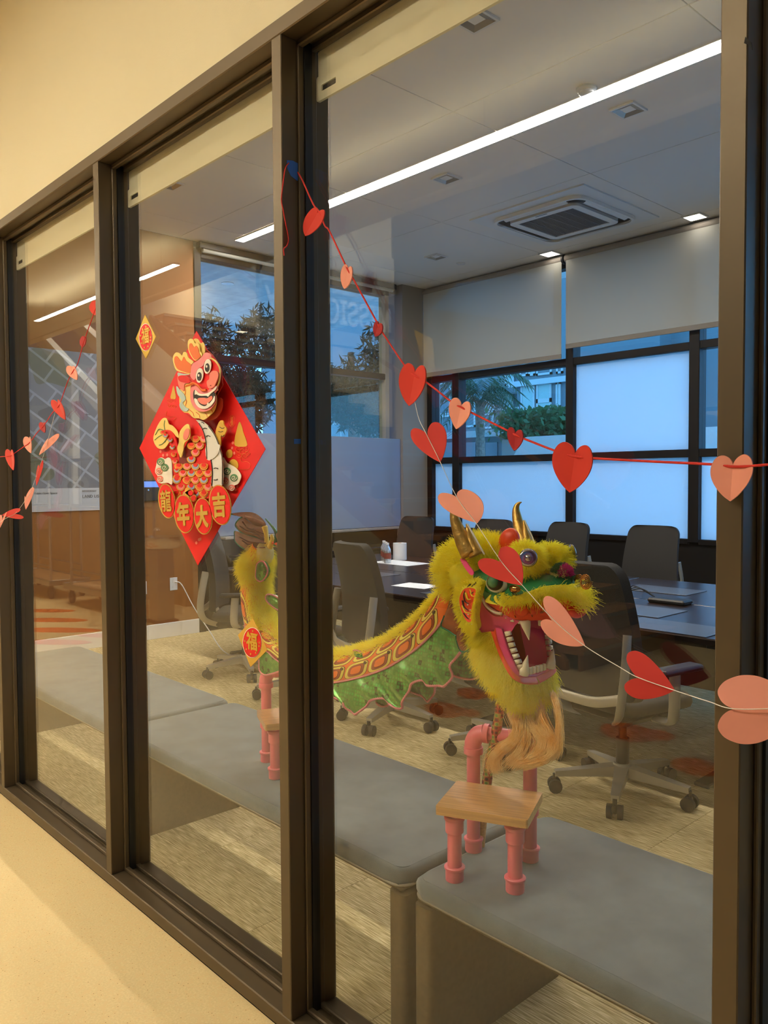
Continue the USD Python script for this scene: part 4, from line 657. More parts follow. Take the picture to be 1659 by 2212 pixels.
def small_diamond(label, pts, m):
    t = thing('fortune_diamond', label, 'decoration'); obj('board', flat(pts, .0745, .0015, 0), m, t); c = np.mean(np.array(pts), 0); w = (pts[1][0] - pts[3][0]) * .31; h = (pts[2][1] - pts[0][1]) * .30
    obj('ring', oval(c, w + 1, h + 1.6, .0735, .001), 'd_deco_white', t); obj('medallion', oval(c, w, h, .0725, .0012), 'd_red_card', t); p = at(*c, 'y', .0725); a, b = at(c[0] + w, c[1], 'y', .0725), at(c[0], c[1] - h, 'y', .0725)
    obj('character', glyph('福', p[0], p[2] + .1 * abs(b[2] - p[2]), .62 * abs(a[0] - p[0]), .62 * abs(b[2] - p[2]), .071, .0018), 'd_foil', t)
    obj('flourish', cat_([oval((c[0] + w * .8 * math.cos(a_), c[1] + h * .8 * math.sin(a_)), 1.3, 2, .0718, .001) for a_ in np.linspace(.3, 2 * PI, 9)]), 'd_foil', t)
small_diamond('small gold diamond with a red fortune medallion beside the left mullion', [(313, 680), (336, 727), (315, 775), (293, 732)], 'd_foil')
small_diamond('small gold diamond with a red fortune medallion over the dragon tail', [(546, 1336), (577, 1404), (541, 1441), (514, 1372)], 'd_deco_gold')
# ================================================================ DRAGON on the bench, facing +x
YC = .44
def furmat(name, a, b): 
    G(name, {'g': ('texture_coordinate', {}), 'n': ('noise_texture', {'scale': 26, 'detail': 3}), 'r': ('rgb_ramp', {'ramp': [(.3, lin(a)), (.7, lin(b))]}), 'p': ('principled_bsdf', {'roughness': .6, 'sheen_weight': .3}), 't': ('translucent_bsdf', {}), 'x': ('mix_closure', {'fac': .4})},
      [('g.object', 'n.vector'), ('n.fac', 'r.fac'), ('r.color', 'p.base_color'), ('r.color', 't.color'), ('p.BSDF', 'x.closure1'), ('t.BSDF', 'x.closure2')], 'x.closure')
furmat('fur_yellow', 'fbea14', 'fffa4a'); furmat('fur_pale', 'f2ea8a', 'fbf8c0'); furmat('beard_hair', 'f2bd62', 'fce2a4')
for n, c in dict(orange='ee7420', brown='a8481c', yellow='efd860', ink='3a1a0a', red='d8301a', redorange='ee4a1c', pink='ee4f86', throat='8f0f14', tongue='b5452e', tooth='ece2c4', green='0f7a45', white='efe9da', black='141212', magenta='d02a86', flame='f2e03c', lip='f4512a').items(): M('g_' + n, c, .42 if n not in ('orange', 'brown', 'yellow') else .6)
M('gold_lame', 'c9a255', .35, .85, bump=(90, .5, .004)); M('gold_foil', 'c98a4a', .2, .95); M('mirror_silver', 'b8b2ae', .15, 1); M('bead_pink', 'e58a94', .25, .2); M('bead_green', '1f7a5c', .2, .4); M('fin_brown', '8a4a24', .5, noise=(40, .3)); M('eye_green', '3f7a50', .1, .2)
def sequin(name, base, dot):
    G(name, {'g': ('texture_coordinate', {}), 'v': ('voronoi_texture', {'scale': 82, 'randomness': .2}), 'r': ('rgb_ramp', {'ramp': [(.28, lin(dot)), (.42, lin(base))]}), 'r2': ('rgb_ramp', {'interpolate': False, 'ramp': [(0, lin(dot)), (.5, lin('7ac25a')), (.9, lin('26331c'))]}), 's': ('separate_color', {}), 'm': ('mix_color', {'fac': .5}), 'p': ('principled_bsdf', {'roughness': .25, 'metallic': .4})},
      [('g.object', 'v.vector'), ('v.distance', 'r.fac'), ('v.color', 's.color'), ('s.r', 'r2.fac'), ('r.color', 'm.a'), ('r2.color', 'm.b'), ('m.result', 'p.base_color')], 'p.BSDF')
sequin('sequin_green', '59602c', '54b04a'); sequin('sequin_red', 'e2553a', '5a1c10')
dg = thing('dragon', 'yellow furred parade dragon with gold horns and wide open mouth along the benches', 'dragon')
def Hp(pts): return np.array([at(a, b, 'y', y) for a, b, y in pts])
mir = lambda p: np.asarray(p) * [1, -1, 1] + [0, 2 * YC, 0]
def dpart(name, mesh, m, parent=None, smooth=True, label=None, kind=None): return obj(name, mesh, m, parent or dg, smooth=smooth, label=label, kind=kind)
furs = {}
def fur(parent, roots, dirs, L, m, wid=.0016, k=4, droop=.25, name='fur'):
    n = len(roots); r = nr; dirs = dirs / (np.linalg.norm(dirs, axis=1)[:, None] + 1e-9); d = dirs + r.normal(0, .28, (n, 3)); d /= np.linalg.norm(d, axis=1)[:, None]; ln = L * r.uniform(.55, 1.15, (n, 1)); t = np.linspace(0, 1, k)
    p = roots[:, None] + d[:, None] * (ln[:, None] * t[None, :, None]) + np.array([0, 0, -droop]) * (ln[:, None] * (t ** 2)[None, :, None]) + r.normal(0, .06, (n, k, 3)) * ln[:, None] * (t[None, :, None])
    return curves(name, p, wid * np.linspace(1, .25, k), m, parent, kind='stuff')
def seeds(mesh, n):
    a = np.linalg.norm(np.cross(mesh.vertices[mesh.faces[:, 1]] - mesh.vertices[mesh.faces[:, 0]], mesh.vertices[mesh.faces[:, 2]] - mesh.vertices[mesh.faces[:, 0]]), axis=1); f = nr.choice(len(a), n, p=a / a.sum()); u, v = nr.uniform(size=(2, n)); w = u + v > 1; u[w], v[w] = 1 - u[w], 1 - v[w]
    t = mesh.vertices[mesh.faces[f]]; return t[:, 0] + u[:, None] * (t[:, 1] - t[:, 0]) + v[:, None] * (t[:, 2] - t[:, 0])
def bead(path, r, m, parent=None, step=None, name='bead_trim'):
    p = np.asarray(path, float); L = np.linalg.norm(np.diff(p, axis=0), axis=1).sum(); st = step or r * 1.5; n = max(4, int(L / st)); q = resample(p, 2 * n + 1); rad = np.where(np.arange(2 * n + 1) % 2, r, r * .55)
    return dpart(name, tube(q, rad, 7), m, parent, smooth=True)

# ---- body
sp = np.array([at(a, b, 'y', YC) for a, b in ((566, 1180), (552, 1225), (548, 1280), (560, 1345), (600, 1400), (660, 1440), (735, 1450), (830, 1428), (900, 1390), (950, 1345), (985, 1295), (1003, 1255))])
S = resample(spline(sp, 12), 90); tt = np.linspace(0, 1, 90)
RV = np.interp(tt, [0, .1, .25, .5, .8, 1], [.038, .05, .058, .060, .056, .05])
tg = np.gradient(S, axis=0); tg /= np.linalg.norm(tg, axis=1)[:, None]; SD = np.tile([0, -1., 0], (90, 1)); NU = np.cross(SD, tg); 
if NU[-1][2] < 0: NU[-1] *= -1
for i in range(88, -1, -1):
    if NU[i] @ NU[i + 1] < 0: NU[i] *= -1
NU /= np.linalg.norm(NU, axis=1)[:, None]
def bs(s, th, off=0):
    """a point of the body's skin: s along it in 0..1, th round it in degrees from the back ridge towards the glass"""
    s = np.asarray(s, float); th = np.radians(np.asarray(th, float)); i = np.clip(s * 89, 0, 89); f = lambda A: np.stack([np.interp(i, np.arange(90), A[:, k]) for k in range(3)], -1); r = np.interp(i, np.arange(90), RV) + off
    return f(S) + r[..., None] * (np.cos(th)[..., None] * f(NU) + np.sin(th)[..., None] * f(SD) * .92)
body_ = grid([[bs(s, a) for a in np.linspace(0, 360, 33)[:-1]] for s in np.linspace(0, 1, 90)], True)
bo = dpart('body', body_, 'g_orange')
Lb = np.linalg.norm(np.diff(S, axis=0), axis=1).sum()
def plate(s0, s1, v0, v1, slant):
    """nested bands of one scale plate: yellow edge, brown band, orange field, on the side of the body"""
    o = [(math.copysign(abs(math.cos(a)) ** .55, math.cos(a)), math.copysign(abs(math.sin(a)) ** .6, math.sin(a))) for a in np.linspace(0, 2 * PI, 36, endpoint=False)]
    def ringmesh(k, off):
        rows = [[bs((s0 + s1) / 2 + (s1 - s0) / 2 * u * k * q + slant * v * k * q, (v0 + v1) / 2 + (v1 - v0) / 2 * v * k * q, off) for u, v in o] for q in (1, .8, .6, .4, .2, .01)]
        rows = [[bs((s0 + s1) / 2 + (s1 - s0) / 2 * u * k + slant * v * k, (v0 + v1) / 2 + (v1 - v0) / 2 * v * k, 0) for u, v in o]] + rows
        return grid(rows, True)
    f = dpart('scale_plate', ringmesh(1.0, .0006), 'g_ink', bo)
    dpart('plate_edge', ringmesh(.96, .0012), 'g_yellow', f); dpart('plate_line', ringmesh(.71, .0017), 'g_ink', f); dpart('plate_band', ringmesh(.68, .0022), 'g_brown', f); dpart('plate_rim', ringmesh(.49, .0027), 'g_ink', f); dpart('plate_field', ringmesh(.46, .0032), 'g_orange', f)
    c = [bs((s0 + s1) / 2 + (s1 - s0) / 2 * (.75 + .13 * math.cos(a) * (1 - a / 14)) + slant * -.5, (v0 + v1) / 2 + (v1 - v0) / 2 * (-.62 + .22 * math.sin(a) * (1 - a / 14)), .004) for a in np.linspace(0, 11, 22)]
    dpart('curl', tube(np.array(c), .0011, 5), 'g_ink', f)
ps = .118 / Lb
for k in range(11):
    s = .13 + k * ps * 1.0
    if s + ps > .97: break
    plate(s, s + ps * .95, 72, 117, -.18 * ps); plate(s + ps * .45, s + ps * 1.38, 28, 71, -.18 * ps)
seam = np.array([bs(s, 118, .003) for s in np.linspace(.2, .955, 120)]); bead(seam, .0042, 'bead_pink')
# skirt with beaded scallops: near side and far side
low = [(600, 1450), (625, 1490), (660, 1505), (690, 1490), (722, 1508), (742, 1520), (752, 1534), (768, 1543), (785, 1530), (800, 1514), (822, 1509), (842, 1519), (862, 1532), (870, 1520), (878, 1498), (890, 1478), (908, 1470), (925, 1480), (945, 1482), (962, 1482), (974, 1464), (974, 1440), (980, 1424), (998, 1408)]
for sgn, nm in ((1, 'near'), (-1, 'far')):
    lo = np.array([at(a, b, 'y', YC - .062) for a, b in spline(np.array(low, float), 4)]); 
    up = np.array([bs(s, 120, .001) for s in np.linspace(.42, .95, len(lo))])
    rows = [up + (lo - up) * v + np.array([0, -1, 0]) * (.010 * math.sin(v * PI) + .004 * np.sin(np.arange(len(lo)) * .9) * v)[:, None] if False else up + (lo - up) * v + np.outer(.006 * np.sin(np.arange(len(lo)) * .8) * v - .008 * math.sin(v * PI), [0, 1, 0]) for v in np.linspace(0, 1, 8)]
    if sgn < 0: rows = [mir(r) * [1, 1, 1] for r in rows]; lo = mir(lo)
    sk = dpart('skirt', grid(rows), 'sequin_green'); bead(rows[-1], .0045, 'bead_pink', sk)
    tl = Hp([(575, 1425, .385), (572, 1452, .385), (566, 1440, .385)])
t_low = np.array([at(a, b, 'y', .375) for a, b in spline(np.array([(560, 1425), (561, 1448), (572, 1458), (590, 1455), (606, 1450), (625, 1448)], float), 4)]); t_up = np.array([at(a, b, 'y', .375) for a, b in spline(np.array([(572, 1405), (580, 1410), (590, 1420), (600, 1428), (612, 1438), (625, 1444)], float), 4)])
sk = dpart('skirt', grid([t_up, (t_up + t_low) / 2 + [0, -.004, 0], t_low]), 'sequin_green'); bead(t_low, .0045, 'bead_pink', sk); bead(t_up, .003, 'bead_pink', sk)
# back ridge fur and sequin patches
rs = nr.uniform(0.02, .95, 11000); ra = np.clip(nr.normal(0, 26, 11000), -70, 48); roots = bs(rs, ra, -.001); outd = bs(rs, ra, .02) - roots; outd = outd / .02 + .5 * np.stack([np.interp(rs * 89, np.arange(90), tg[:, k]) for k in range(3)], -1) * -1
fur(bo, roots, outd, .034, 'fur_yellow', name='mane')
rs = nr.uniform(.0, .24, 3600); ra = np.where(rs < .10, nr.uniform(-90, 105, 3600), nr.uniform(-80, 62, 3600)) * np.interp(rs, [0, .12, .3], [1.2, 1, .75]); roots = bs(rs, ra, -.001); fur(bo, roots, (bs(rs, ra, .02) - roots) / .02 + [0, 0, -.9], .04, 'fur_yellow', name='tail_fur')
def patch(c, rx, ry, rot, y):
    a = np.linspace(0, 2 * PI, 26, endpoint=False); r = math.radians(rot); pts = [(c[0] + rx * math.cos(t) * (1 + .12 * math.cos(3 * t)) * math.cos(r) - ry * math.sin(t) * math.sin(r), c[1] + rx * math.cos(t) * math.sin(r) + ry * math.sin(t) * math.cos(r)) for t in a]
    P3 = np.array([at(u, v, 'y', y) for u, v in pts]); cc = at(*c, 'y', y - .010); rows = [P3 + [0, .012, 0], P3, P3 + (cc - P3) * .4 + [0, -.003, 0], P3 + (cc - P3) * .99]
    q = dpart('sequin_patch', grid(rows, True), 'sequin_green'); bead(np.vstack([P3, P3[:1]]), .0036, 'bead_pink', q)
patch((564, 1234), 12.5, 22, 4, .332); patch((594, 1301), 11, 24, -52, .34); patch((780, 1418), 22, 8, 33, .40)
# ---- tail: leaf fan, knob, yellow spikes
kT = crop(490, 1090, 5.393)
def leaf(pts, y, m, trim, vein=True):
    p = spline(np.array(kT(pts)), 5, True); P3 = np.array([at(a, b, 'y', y) for a, b in p]); c = P3.mean(0)
    f = [P3 + [0, .004, 0], P3, P3 + (c - P3) * .5 + [0, -.010, 0], P3 + (c - P3) * .98 + [0, -.013, 0]]; b = [P3 + (c - P3) * .98 + [0, .013, 0], P3 + (c - P3) * .5 + [0, .01, 0], P3 + [0, .004, 0]]
    l = dpart('tail_leaf', cat_(grid(f, True), grid(b, True)), m)
    if trim: bead(np.vstack([P3, P3[:1]])[trim[0]:trim[1]], .0034, 'bead_green', l)
    return l, P3
M('leaf_cloth', '8a5c48', .45, noise=(30, .25)); M('leaf_stripe', '5c2418', .5)
leaf([(50, 105), (180, 88), (300, 95), (390, 150), (445, 225), (430, 250), (350, 260), (270, 190), (180, 135), (90, 118)], .455, 'leaf_cloth', (26, 49))
l2, _ = leaf([(180, 150), (250, 200), (330, 250), (420, 270), (455, 400), (440, 430), (330, 380), (200, 345), (125, 280), (100, 235), (130, 185)], .44, 'leaf_cloth', (25, 56))
l3, _ = leaf([(100, 310), (200, 350), (330, 390), (450, 440), (455, 520), (420, 550), (310, 560), (190, 510), (100, 430), (90, 360)], .43, 'leaf_cloth', (30, 51))
for l, q, y in ((l2, [(180, 200), (240, 270), (330, 300), (430, 340)], .424), (l2, [(150, 250), (230, 310), (330, 340), (440, 390)], .424), (l3, [(150, 380), (250, 430), (340, 440), (450, 450)], .414), (l3, [(180, 420), (260, 480), (350, 500), (440, 500)], .414)):
    dpart('stripe', tube(spline(np.array([at(a, b, 'y', y) for a, b in kT(q)]), 5), .004, 6, .002), 'leaf_stripe', l)
for q, m, rads in (([(470, 480), (460, 350), (440, 255)], 'g_yellow', [.010, .008, .011]), ([(500, 500), (530, 420), (520, 350)], 'g_yellow', [.012, .009, .005]), ([(515, 440), (560, 450), (600, 470)], 'g_redorange', [.006, .006, .004]), ([(560, 480), (570, 320), (450, 165)], 'bead_green', [.006, .006, .002]), ([(600, 500), (610, 420), (560, 300)], 'leaf_cloth', [.008, .007, .003])):
    dpart('tail_spike', tube(spline(np.array([at(a, b, 'y', .425) for a, b in kT(q)]), 6), np.interp(np.linspace(0, 1, 13), [0, .5, 1], rads), 10), m)
kn = ball(at(572, 1195, 'y', .44), (.034, .034, .045), 3); dpart('tail_knob', kn, 'fur_pale')
r0 = ball(at(548, 1222, 'y', .43), (.038, .04, .040), 3); dpart('tail_puff', r0, 'fur_yellow'); sd_ = seeds(r0, 4200); fur(dg, sd_, sd_ - at(556, 1222, 'y', .43) + [-.02, 0, -.01], .040, 'fur_yellow', name='puff_fur')

# ---- head
lipc = Hp([(1037, 1286, .335), (1055, 1306, .34), (1080, 1322, .348), (1110, 1337, .36), (1132, 1341, .372), (1160, 1340, .385), (1190, 1340, .41), (1222, 1335, .44)])
midc = Hp([(1030, 1272, .325), (1060, 1292, .33), (1095, 1302, .338), (1130, 1300, .352), (1170, 1294, .378), (1205, 1290, .405), (1225, 1289, .422), (1242, 1290, .44)])
uppc = Hp([(1022, 1250, .325), (1060, 1262, .325), (1100, 1282, .335), (1135, 1278, .352), (1170, 1264, .378), (1200, 1260, .40), (1220, 1260, .42), (1236, 1262, .44)])
topc = Hp([(1040, 1190, .44), (1075, 1200, .44), (1110, 1218, .44), (1150, 1240, .44), (1185, 1246, .44), (1205, 1250, .44), (1220, 1254, .44), (1232, 1257, .44)])
N = 26; rsm = lambda c: resample(spline(c, 5), N)
lipc, midc, uppc, topc = map(rsm, (lipc, midc, uppc, topc))
inner = lipc * [1, .7, 1] + [-.012, .3 * YC, .012]
def both(rows): return cat_(grid(rows), grid([mir(r) for r in rows]))
hd = dpart('upper_jaw', both([lipc, (lipc + midc) / 2 + [.004, -.006, 0], midc]), 'g_redorange'); dpart('snout', both([midc, (midc + uppc) / 2 + [.003, -.004, 0], uppc, (uppc + topc) / 2 + [0, -.008, .014], topc]), 'g_green', hd)
pal = np.array([[p[0] - .03, YC, p[2] + .03] for p in lipc]); dpart('palate', both([lipc, inner, pal]), 'g_pink', hd)
sk_c = at(1040, 1232, 'y', YC); skull = ball(sk_c, (.105, .118, .085), 4); sk = dpart('skull', skull, 'fur_yellow')
# cheeks: pink skin between the jaws
ckA = Hp([(1036, 1287, .335), (1050, 1303, .338), (1075, 1321, .345), (1100, 1333, .356), (1122, 1342, .366)]); ckB = Hp([(1022, 1326, .338), (1032, 1354, .342), (1048, 1378, .346), (1070, 1388, .35), (1104, 1366, .362)])
ckA, ckB = resample(spline(ckA, 4), 14), resample(spline(ckB, 4), 14)
dpart('cheek', both([ckA, (ckA + ckB) / 2 + [-.01, .012, 0], ckB]), 'g_pink')
# lower jaw
teeth_l = rsm(Hp([(1087, 1358, .35), (1093, 1378, .352), (1103, 1408, .358), (1116, 1438, .366), (1124, 1453, .378), (1140, 1456, .40), (1163, 1455, .44)]))
pinko = rsm(Hp([(1070, 1356, .345), (1078, 1392, .347), (1101, 1441, .352), (1122, 1462, .368), (1145, 1465, .40), (1165, 1464, .44)])); orango = rsm(Hp([(1060, 1364, .343), (1078, 1415, .345), (1101, 1459, .350), (1123, 1475, .366), (1147, 1480, .40), (1166, 1479, .44)]))
def square(c):
    k = c[:, 1] > .372; c = c.copy(); c[k, 0] = c[~k][-1][0]; return c
teeth_l, pinko, orango = square(teeth_l), square(pinko), square(orango)
floor_l = teeth_l * [1, .48, 1] + [-.055, .52 * YC, .004]; deep = floor_l * [1, .7, 1] + [-.035, .3 * YC, .012]
lj = dpart('lower_jaw', both([orango, (orango + pinko) / 2 + [.006, -.003, -.003], pinko]), 'g_lip'); dpart('gum', both([pinko, (pinko + teeth_l) / 2 + [.004, 0, 0], teeth_l, teeth_l * .7 + floor_l * .3 + [-.008, 0, 0], floor_l]), 'g_pink', lj)
dpart('mouth_floor', both([floor_l, (floor_l + deep) / 2, deep, deep * [1, 0, 1] + [0, YC, 0]]), 'g_throat', lj)
tq = Hp([(1130, 1395, .44), (1146, 1388, .44), (1160, 1400, .44), (1164, 1425, .44), (1160, 1442, .44)]); tg_ = []
tn = deep[[3, 8, 13, 18, 22]] * [1, 0, 1]; tr_ = [tube(np.array([[p[0] + .012, YC + s * .035, p[2]] for s in np.linspace(-1, 1, 7)]), .010, 8) for p in deep[[4, 9, 14, 19]]]
tongue = grid([[(p[0] + .016 - .01 * s * s, YC + s * .034, p[2] + .003) for s in np.linspace(-1, 1, 9)] for p in deep[3:23:2]]); dpart('tongue', tongue, 'g_tongue', lj)
thr = grid([[(at(1120, 1345, 'y', YC)[0] - .075, YC + s * .085, z) for s in (-1, 0, 1)] for z in np.linspace(at(1120, 1395, 'y', YC)[2], at(1120, 1320, 'y', YC)[2] + .02, 4)]); dpart('throat', thr, 'g_throat', lj)
# outer jaw, furred
bk = rsm(Hp([(1028, 1345, .36), (1050, 1420, .362), (1080, 1468, .375), (1108, 1496, .395), (1138, 1508, .415), (1160, 1512, .44)])); bk2 = bk * [1, .6, 1] + [-.06, .4 * YC, .015]
jw = both([orango, (orango + bk) / 2 + [.006, -.014, -.012], bk, bk2]); jo = dpart('jaw_pelt', jw, 'fur_yellow', lj)
sd_ = seeds(jw, 9000); dr = (sd_ - np.array([sk_c[0] + .12, YC, 1.12])) * [.8, 1, 1.1] + [-.03, 0, -.05]; fur(jo, sd_, dr, .042, 'fur_yellow', name='jaw_fur')
dchin = sd_[sd_[:, 2] < 1.03]
# skull fur, muzzle strip, far brow
sd_ = seeds(skull, 9500); q = sd_ - sk_c; keep = ~((q[:, 1] < -.055) & (q[:, 2] < .025) & (q[:, 0] > -.01)) & ~((q[:, 0] > .06) & (q[:, 2] < -.01)); sd_ = sd_[keep]; q = q[keep]; fur(sk, sd_, q / .1 + [-.25, 0, .1], .036, 'fur_yellow', name='skull_fur', droop=.15)
strip = both([midc[8:] + [0, -.002, -.003], midc[8:] * .55 + uppc[8:] * .45 + [.006, -.008, .002], uppc[8:] + [0, -.002, -.004]]); st_ = dpart('moustache_pelt', strip, 'fur_yellow'); sd_ = seeds(strip, 3400); nrm = (sd_ - [0, YC, 0]) * [0, 1, 0]; fur(st_, sd_, nrm / .07 + [.75, 0, .05], .034, 'fur_yellow', name='moustache_fur')
tip = at(1262, 1292, 'y', YC); sd_ = tip + nr.normal(0, .012, (500, 3)) + [-.02, 0, 0]; fur(st_, sd_, np.tile([.9, -.25, .25], (500, 1)), .045, 'fur_yellow', name='nose_tuft')
for (c, rad, n) in ((at(1190, 1203, 'y', .50), (.045, .03, .026), 2600), (at(1136, 1208, 'y', .40), (.040, .034, .034), 2600)):
    b = ball(c, rad, 3); e = dpart('brow', b, 'fur_yellow'); sd_ = seeds(b, n); fur(e, sd_, (sd_ - c) / .03 + [.3, 0, .1], .026, 'fur_yellow', name='brow_fur')
# ears: leaf plates with flame pattern and a fur rim, both sides
kHA = crop(880, 1050, 3.6065); kHC = crop(1000, 1270, 6.381); kHB = crop(960, 1070, 4.879)
def ear(y, f):
    o = spline(np.array(kHA([(395, 800), (450, 730), (560, 735), (570, 790), (540, 900), (525, 1010), (535, 1100), (490, 1130), (440, 1080), (400, 980), (380, 880)]), float), 4, True); P3 = np.array([at(a, b, 'y', y) for a, b in o]); c = P3.mean(0)
    e = dpart('ear', cat_(grid([f(P3 + [0, .02, 0]), f(P3), f(P3 + (c - P3) * .35 + [0, -.004, 0])], True)), 'fur_yellow'); i3 = P3 + (c - P3) * .34 + [0, -.0045, 0]; dpart('ear_inner', grid([f(i3), f(i3 + (c - i3) * .5 + [0, .004, 0]), f(i3 + (c - i3) * .98 + [0, .006, 0])], True), 'g_redorange', e)
    rim = np.vstack([P3 + (c - P3) * k for k in nr.uniform(-.02, .3, 70)])[nr.permutation(70 * len(P3))[:2400]]; dv = rim - c; fur(e, f(rim), (f(rim + dv * 9 + [0, -.25, 0]) - f(rim)), .016, 'fur_yellow', name='ear_fur')
    for q, m in (([(500, 760), (460, 800), (440, 850), (450, 900), (480, 915)], 'g_black'), ([(540, 750), (500, 790), (490, 830), (510, 830), (530, 790)], 'g_black'), ([(430, 890), (440, 940), (475, 970)], 'g_black'), ([(455, 830), (470, 880), (495, 880)], 'g_flame'), ([(430, 930), (450, 980), (490, 990)], 'g_flame'), ([(440, 990), (470, 1030), (500, 1040)], 'g_black'), ([(490, 800), (500, 850), (520, 860)], 'g_flame')):
        dpart('flame', f_mesh(tube(spline(np.array([at(a, b, 'y', y - .001) for a, b in kHA(q)]), 5), np.linspace(.0032, .001, 5 * (len(q) - 1) + 1), 6), f), m, e)
    for u, v in ((470, 925), (490, 965), (475, 1000), (495, 1030), (480, 1065), (505, 1075)): dpart('dot', f_mesh(ball(at(*kHA([(u, v)])[0], 'y', y - .001), .0022, 1), f), 'g_white', e)
def f_mesh(m, f): return T(f(np.asarray(m.vertices)), m.faces)
ear(.305, lambda p: np.asarray(p)); ear(.305, mir)
# eyes, cheek patches with flames
def eye(f):
    c = at(1071, 1257, 'y', .322); w = dpart('eye_white', f_mesh(ball(at(1072, 1263, 'y', .335), (.033, .017, .023), 3), f), 'g_white'); dpart('eye_rim', f_mesh(ball(c + [0, -.004, 0], (.0225, .018, .0215), 3), f), 'g_black', w); dpart('eyeball', f_mesh(ball(c + [.002, -.012, .001], (.0165, .0135, .016), 3), f), 'eye_green', w)
    def pl(pts, y, m, nm, par=None): return dpart(nm, f_mesh(flat(pts, y, .003, 4), f), m, par, smooth=False)
    g = pl(kHA([(590, 800), (640, 840), (740, 835), (800, 790), (815, 850), (790, 900), (740, 930), (690, 915), (605, 890)]), .3225, 'g_green', 'cheek_patch')
    for q in ([(605, 895), (640, 850), (650, 850), (640, 885), (665, 905), (700, 925), (640, 915)], [(690, 905), (672, 870), (690, 850), (700, 890), (740, 915), (790, 890), (800, 860), (812, 880), (780, 925), (740, 938)], [(735, 840), (755, 825), (750, 850), (775, 862), (795, 855), (770, 878), (745, 868)]): pl(kHA(q), .3195, 'g_flame', 'flame', g)
eye(lambda p: np.asarray(p)); eye(mir)
orn = at(1113, 1272, 'y', .325); dpart('cheek_ornament', cat_(ball(orn, (.016, .008, .009), 2), tube(np.array([orn + [.012 * math.cos(a), -.006, .008 * math.sin(a)] for a in np.linspace(0, 12, 40)]), .0018, 5)), 'gold_foil')
for f in (lambda p: np.asarray(p), mir):
    for cpt, rad in (((1127, 1318, .352), (.020, .008, .016)), ((1148, 1316, .366), (.016, .008, .014))): dpart('lip_boss', f_mesh(ball(at(cpt[0], cpt[1], 'y', cpt[2]), rad, 3), f), 'g_redorange', hd)
    dpart('lip_line', f_mesh(tube(spline(Hp([(1112, 1306, .348), (1108, 1318, .352), (1114, 1334, .357)]), 5), .0016, 5), f), 'g_brown', hd); dpart('lip_line', f_mesh(tube(spline(Hp([(1128, 1302, .349), (1142, 1312, .356), (1150, 1332, .372)]), 5), .0018, 5), f), 'g_brown', hd); dpart('nostril', f_mesh(ball(at(1168, 1320, 'y', .384), (.010, .005, .006), 2), f), 'g_brown', hd)
nt = at(1246, 1318, 'y', .455); dpart('nose_tip', ball(nt, (.022, .03, .02), 3), 'g_red', hd)
# teeth
def cone(b, tip, r, n=10):
    b, tip = np.array(b), np.array(tip); return tube([b, b + (tip - b) * .3, b + (tip - b) * .65, tip], [r, r * .82, r * .45, .0006], n)
for f in (lambda p: np.asarray(p), mir):
    dpart('fang', f_mesh(cone(at(1134, 1339, 'y', .378), at(1143, 1383, 'y', .385), .0145), f), 'g_tooth', hd); dpart('fang', f_mesh(cone(at(1130, 1457, 'y', .382), at(1140, 1415, 'y', .385), .0145), f), 'g_tooth', lj)
    dpart('back_tooth', f_mesh(tube(spline(Hp([(1039, 1286, .328), (1050, 1307, .333), (1068, 1322, .340), (1084, 1326, .346)]), 5), np.interp(np.linspace(0, 1, 16), [0, .4, 1], [.001, .0085, .006]), 8, np.full(16, .004)), f), 'g_tooth', hd); dpart('gum_line', f_mesh(tube(spline(Hp([(1038, 1283, .327), (1047, 1309, .332), (1066, 1328, .339), (1086, 1330, .346)]), 5), .002, 6), f), 'g_throat', hd)
    for k in range(7):
        a, b = teeth_l[1 + k * 2], teeth_l[3 + k * 2]; c = (a + b) / 2; up = np.array([.012, .004, .004]); t0 = (b - a) * .42
        dpart('tooth', f_mesh(hull([c - t0, c + t0, c - t0 * .8 + up, c + t0 * .8 + up, c - t0 + [-.004, .012, 0], c + t0 + [-.004, .012, 0], c - t0 * .8 + up + [-.002, .01, 0], c + t0 * .8 + up + [-.002, .01, 0]]), f), 'g_tooth', lj)
    for k, yy in enumerate((.4, .4145, .429)):
        c = np.array([teeth_l[-2][0] + .001, yy + .003, teeth_l[-3][2]]); dpart('tooth', f_mesh(cbox(c[0] - .005, c[1] - .006, c[2] - .002, c[0] + .005, c[1] + .006, c[2] + .0165, .002), f), 'g_tooth', lj)
    for k, yy in enumerate((.402, .416, .430)):
        c = np.array([lipc[19 + k * 2][0] - .014, yy + .002, lipc[20][2]]); dpart('tooth', f_mesh(cbox(c[0] - .005, c[1] - .006, c[2] - .016, c[0] + .005, c[1] + .006, c[2] + .004, .002), f), 'g_tooth', hd)
    for k in range(4):
        c = lipc[9 + 2 * k] + [-.006, .006, 0]; dpart('tooth', f_mesh(cbox(c[0] - .006, c[1] - .004, c[2] - .010, c[0] + .006, c[1] + .004, c[2] + .003, .002), f), 'g_tooth', hd)
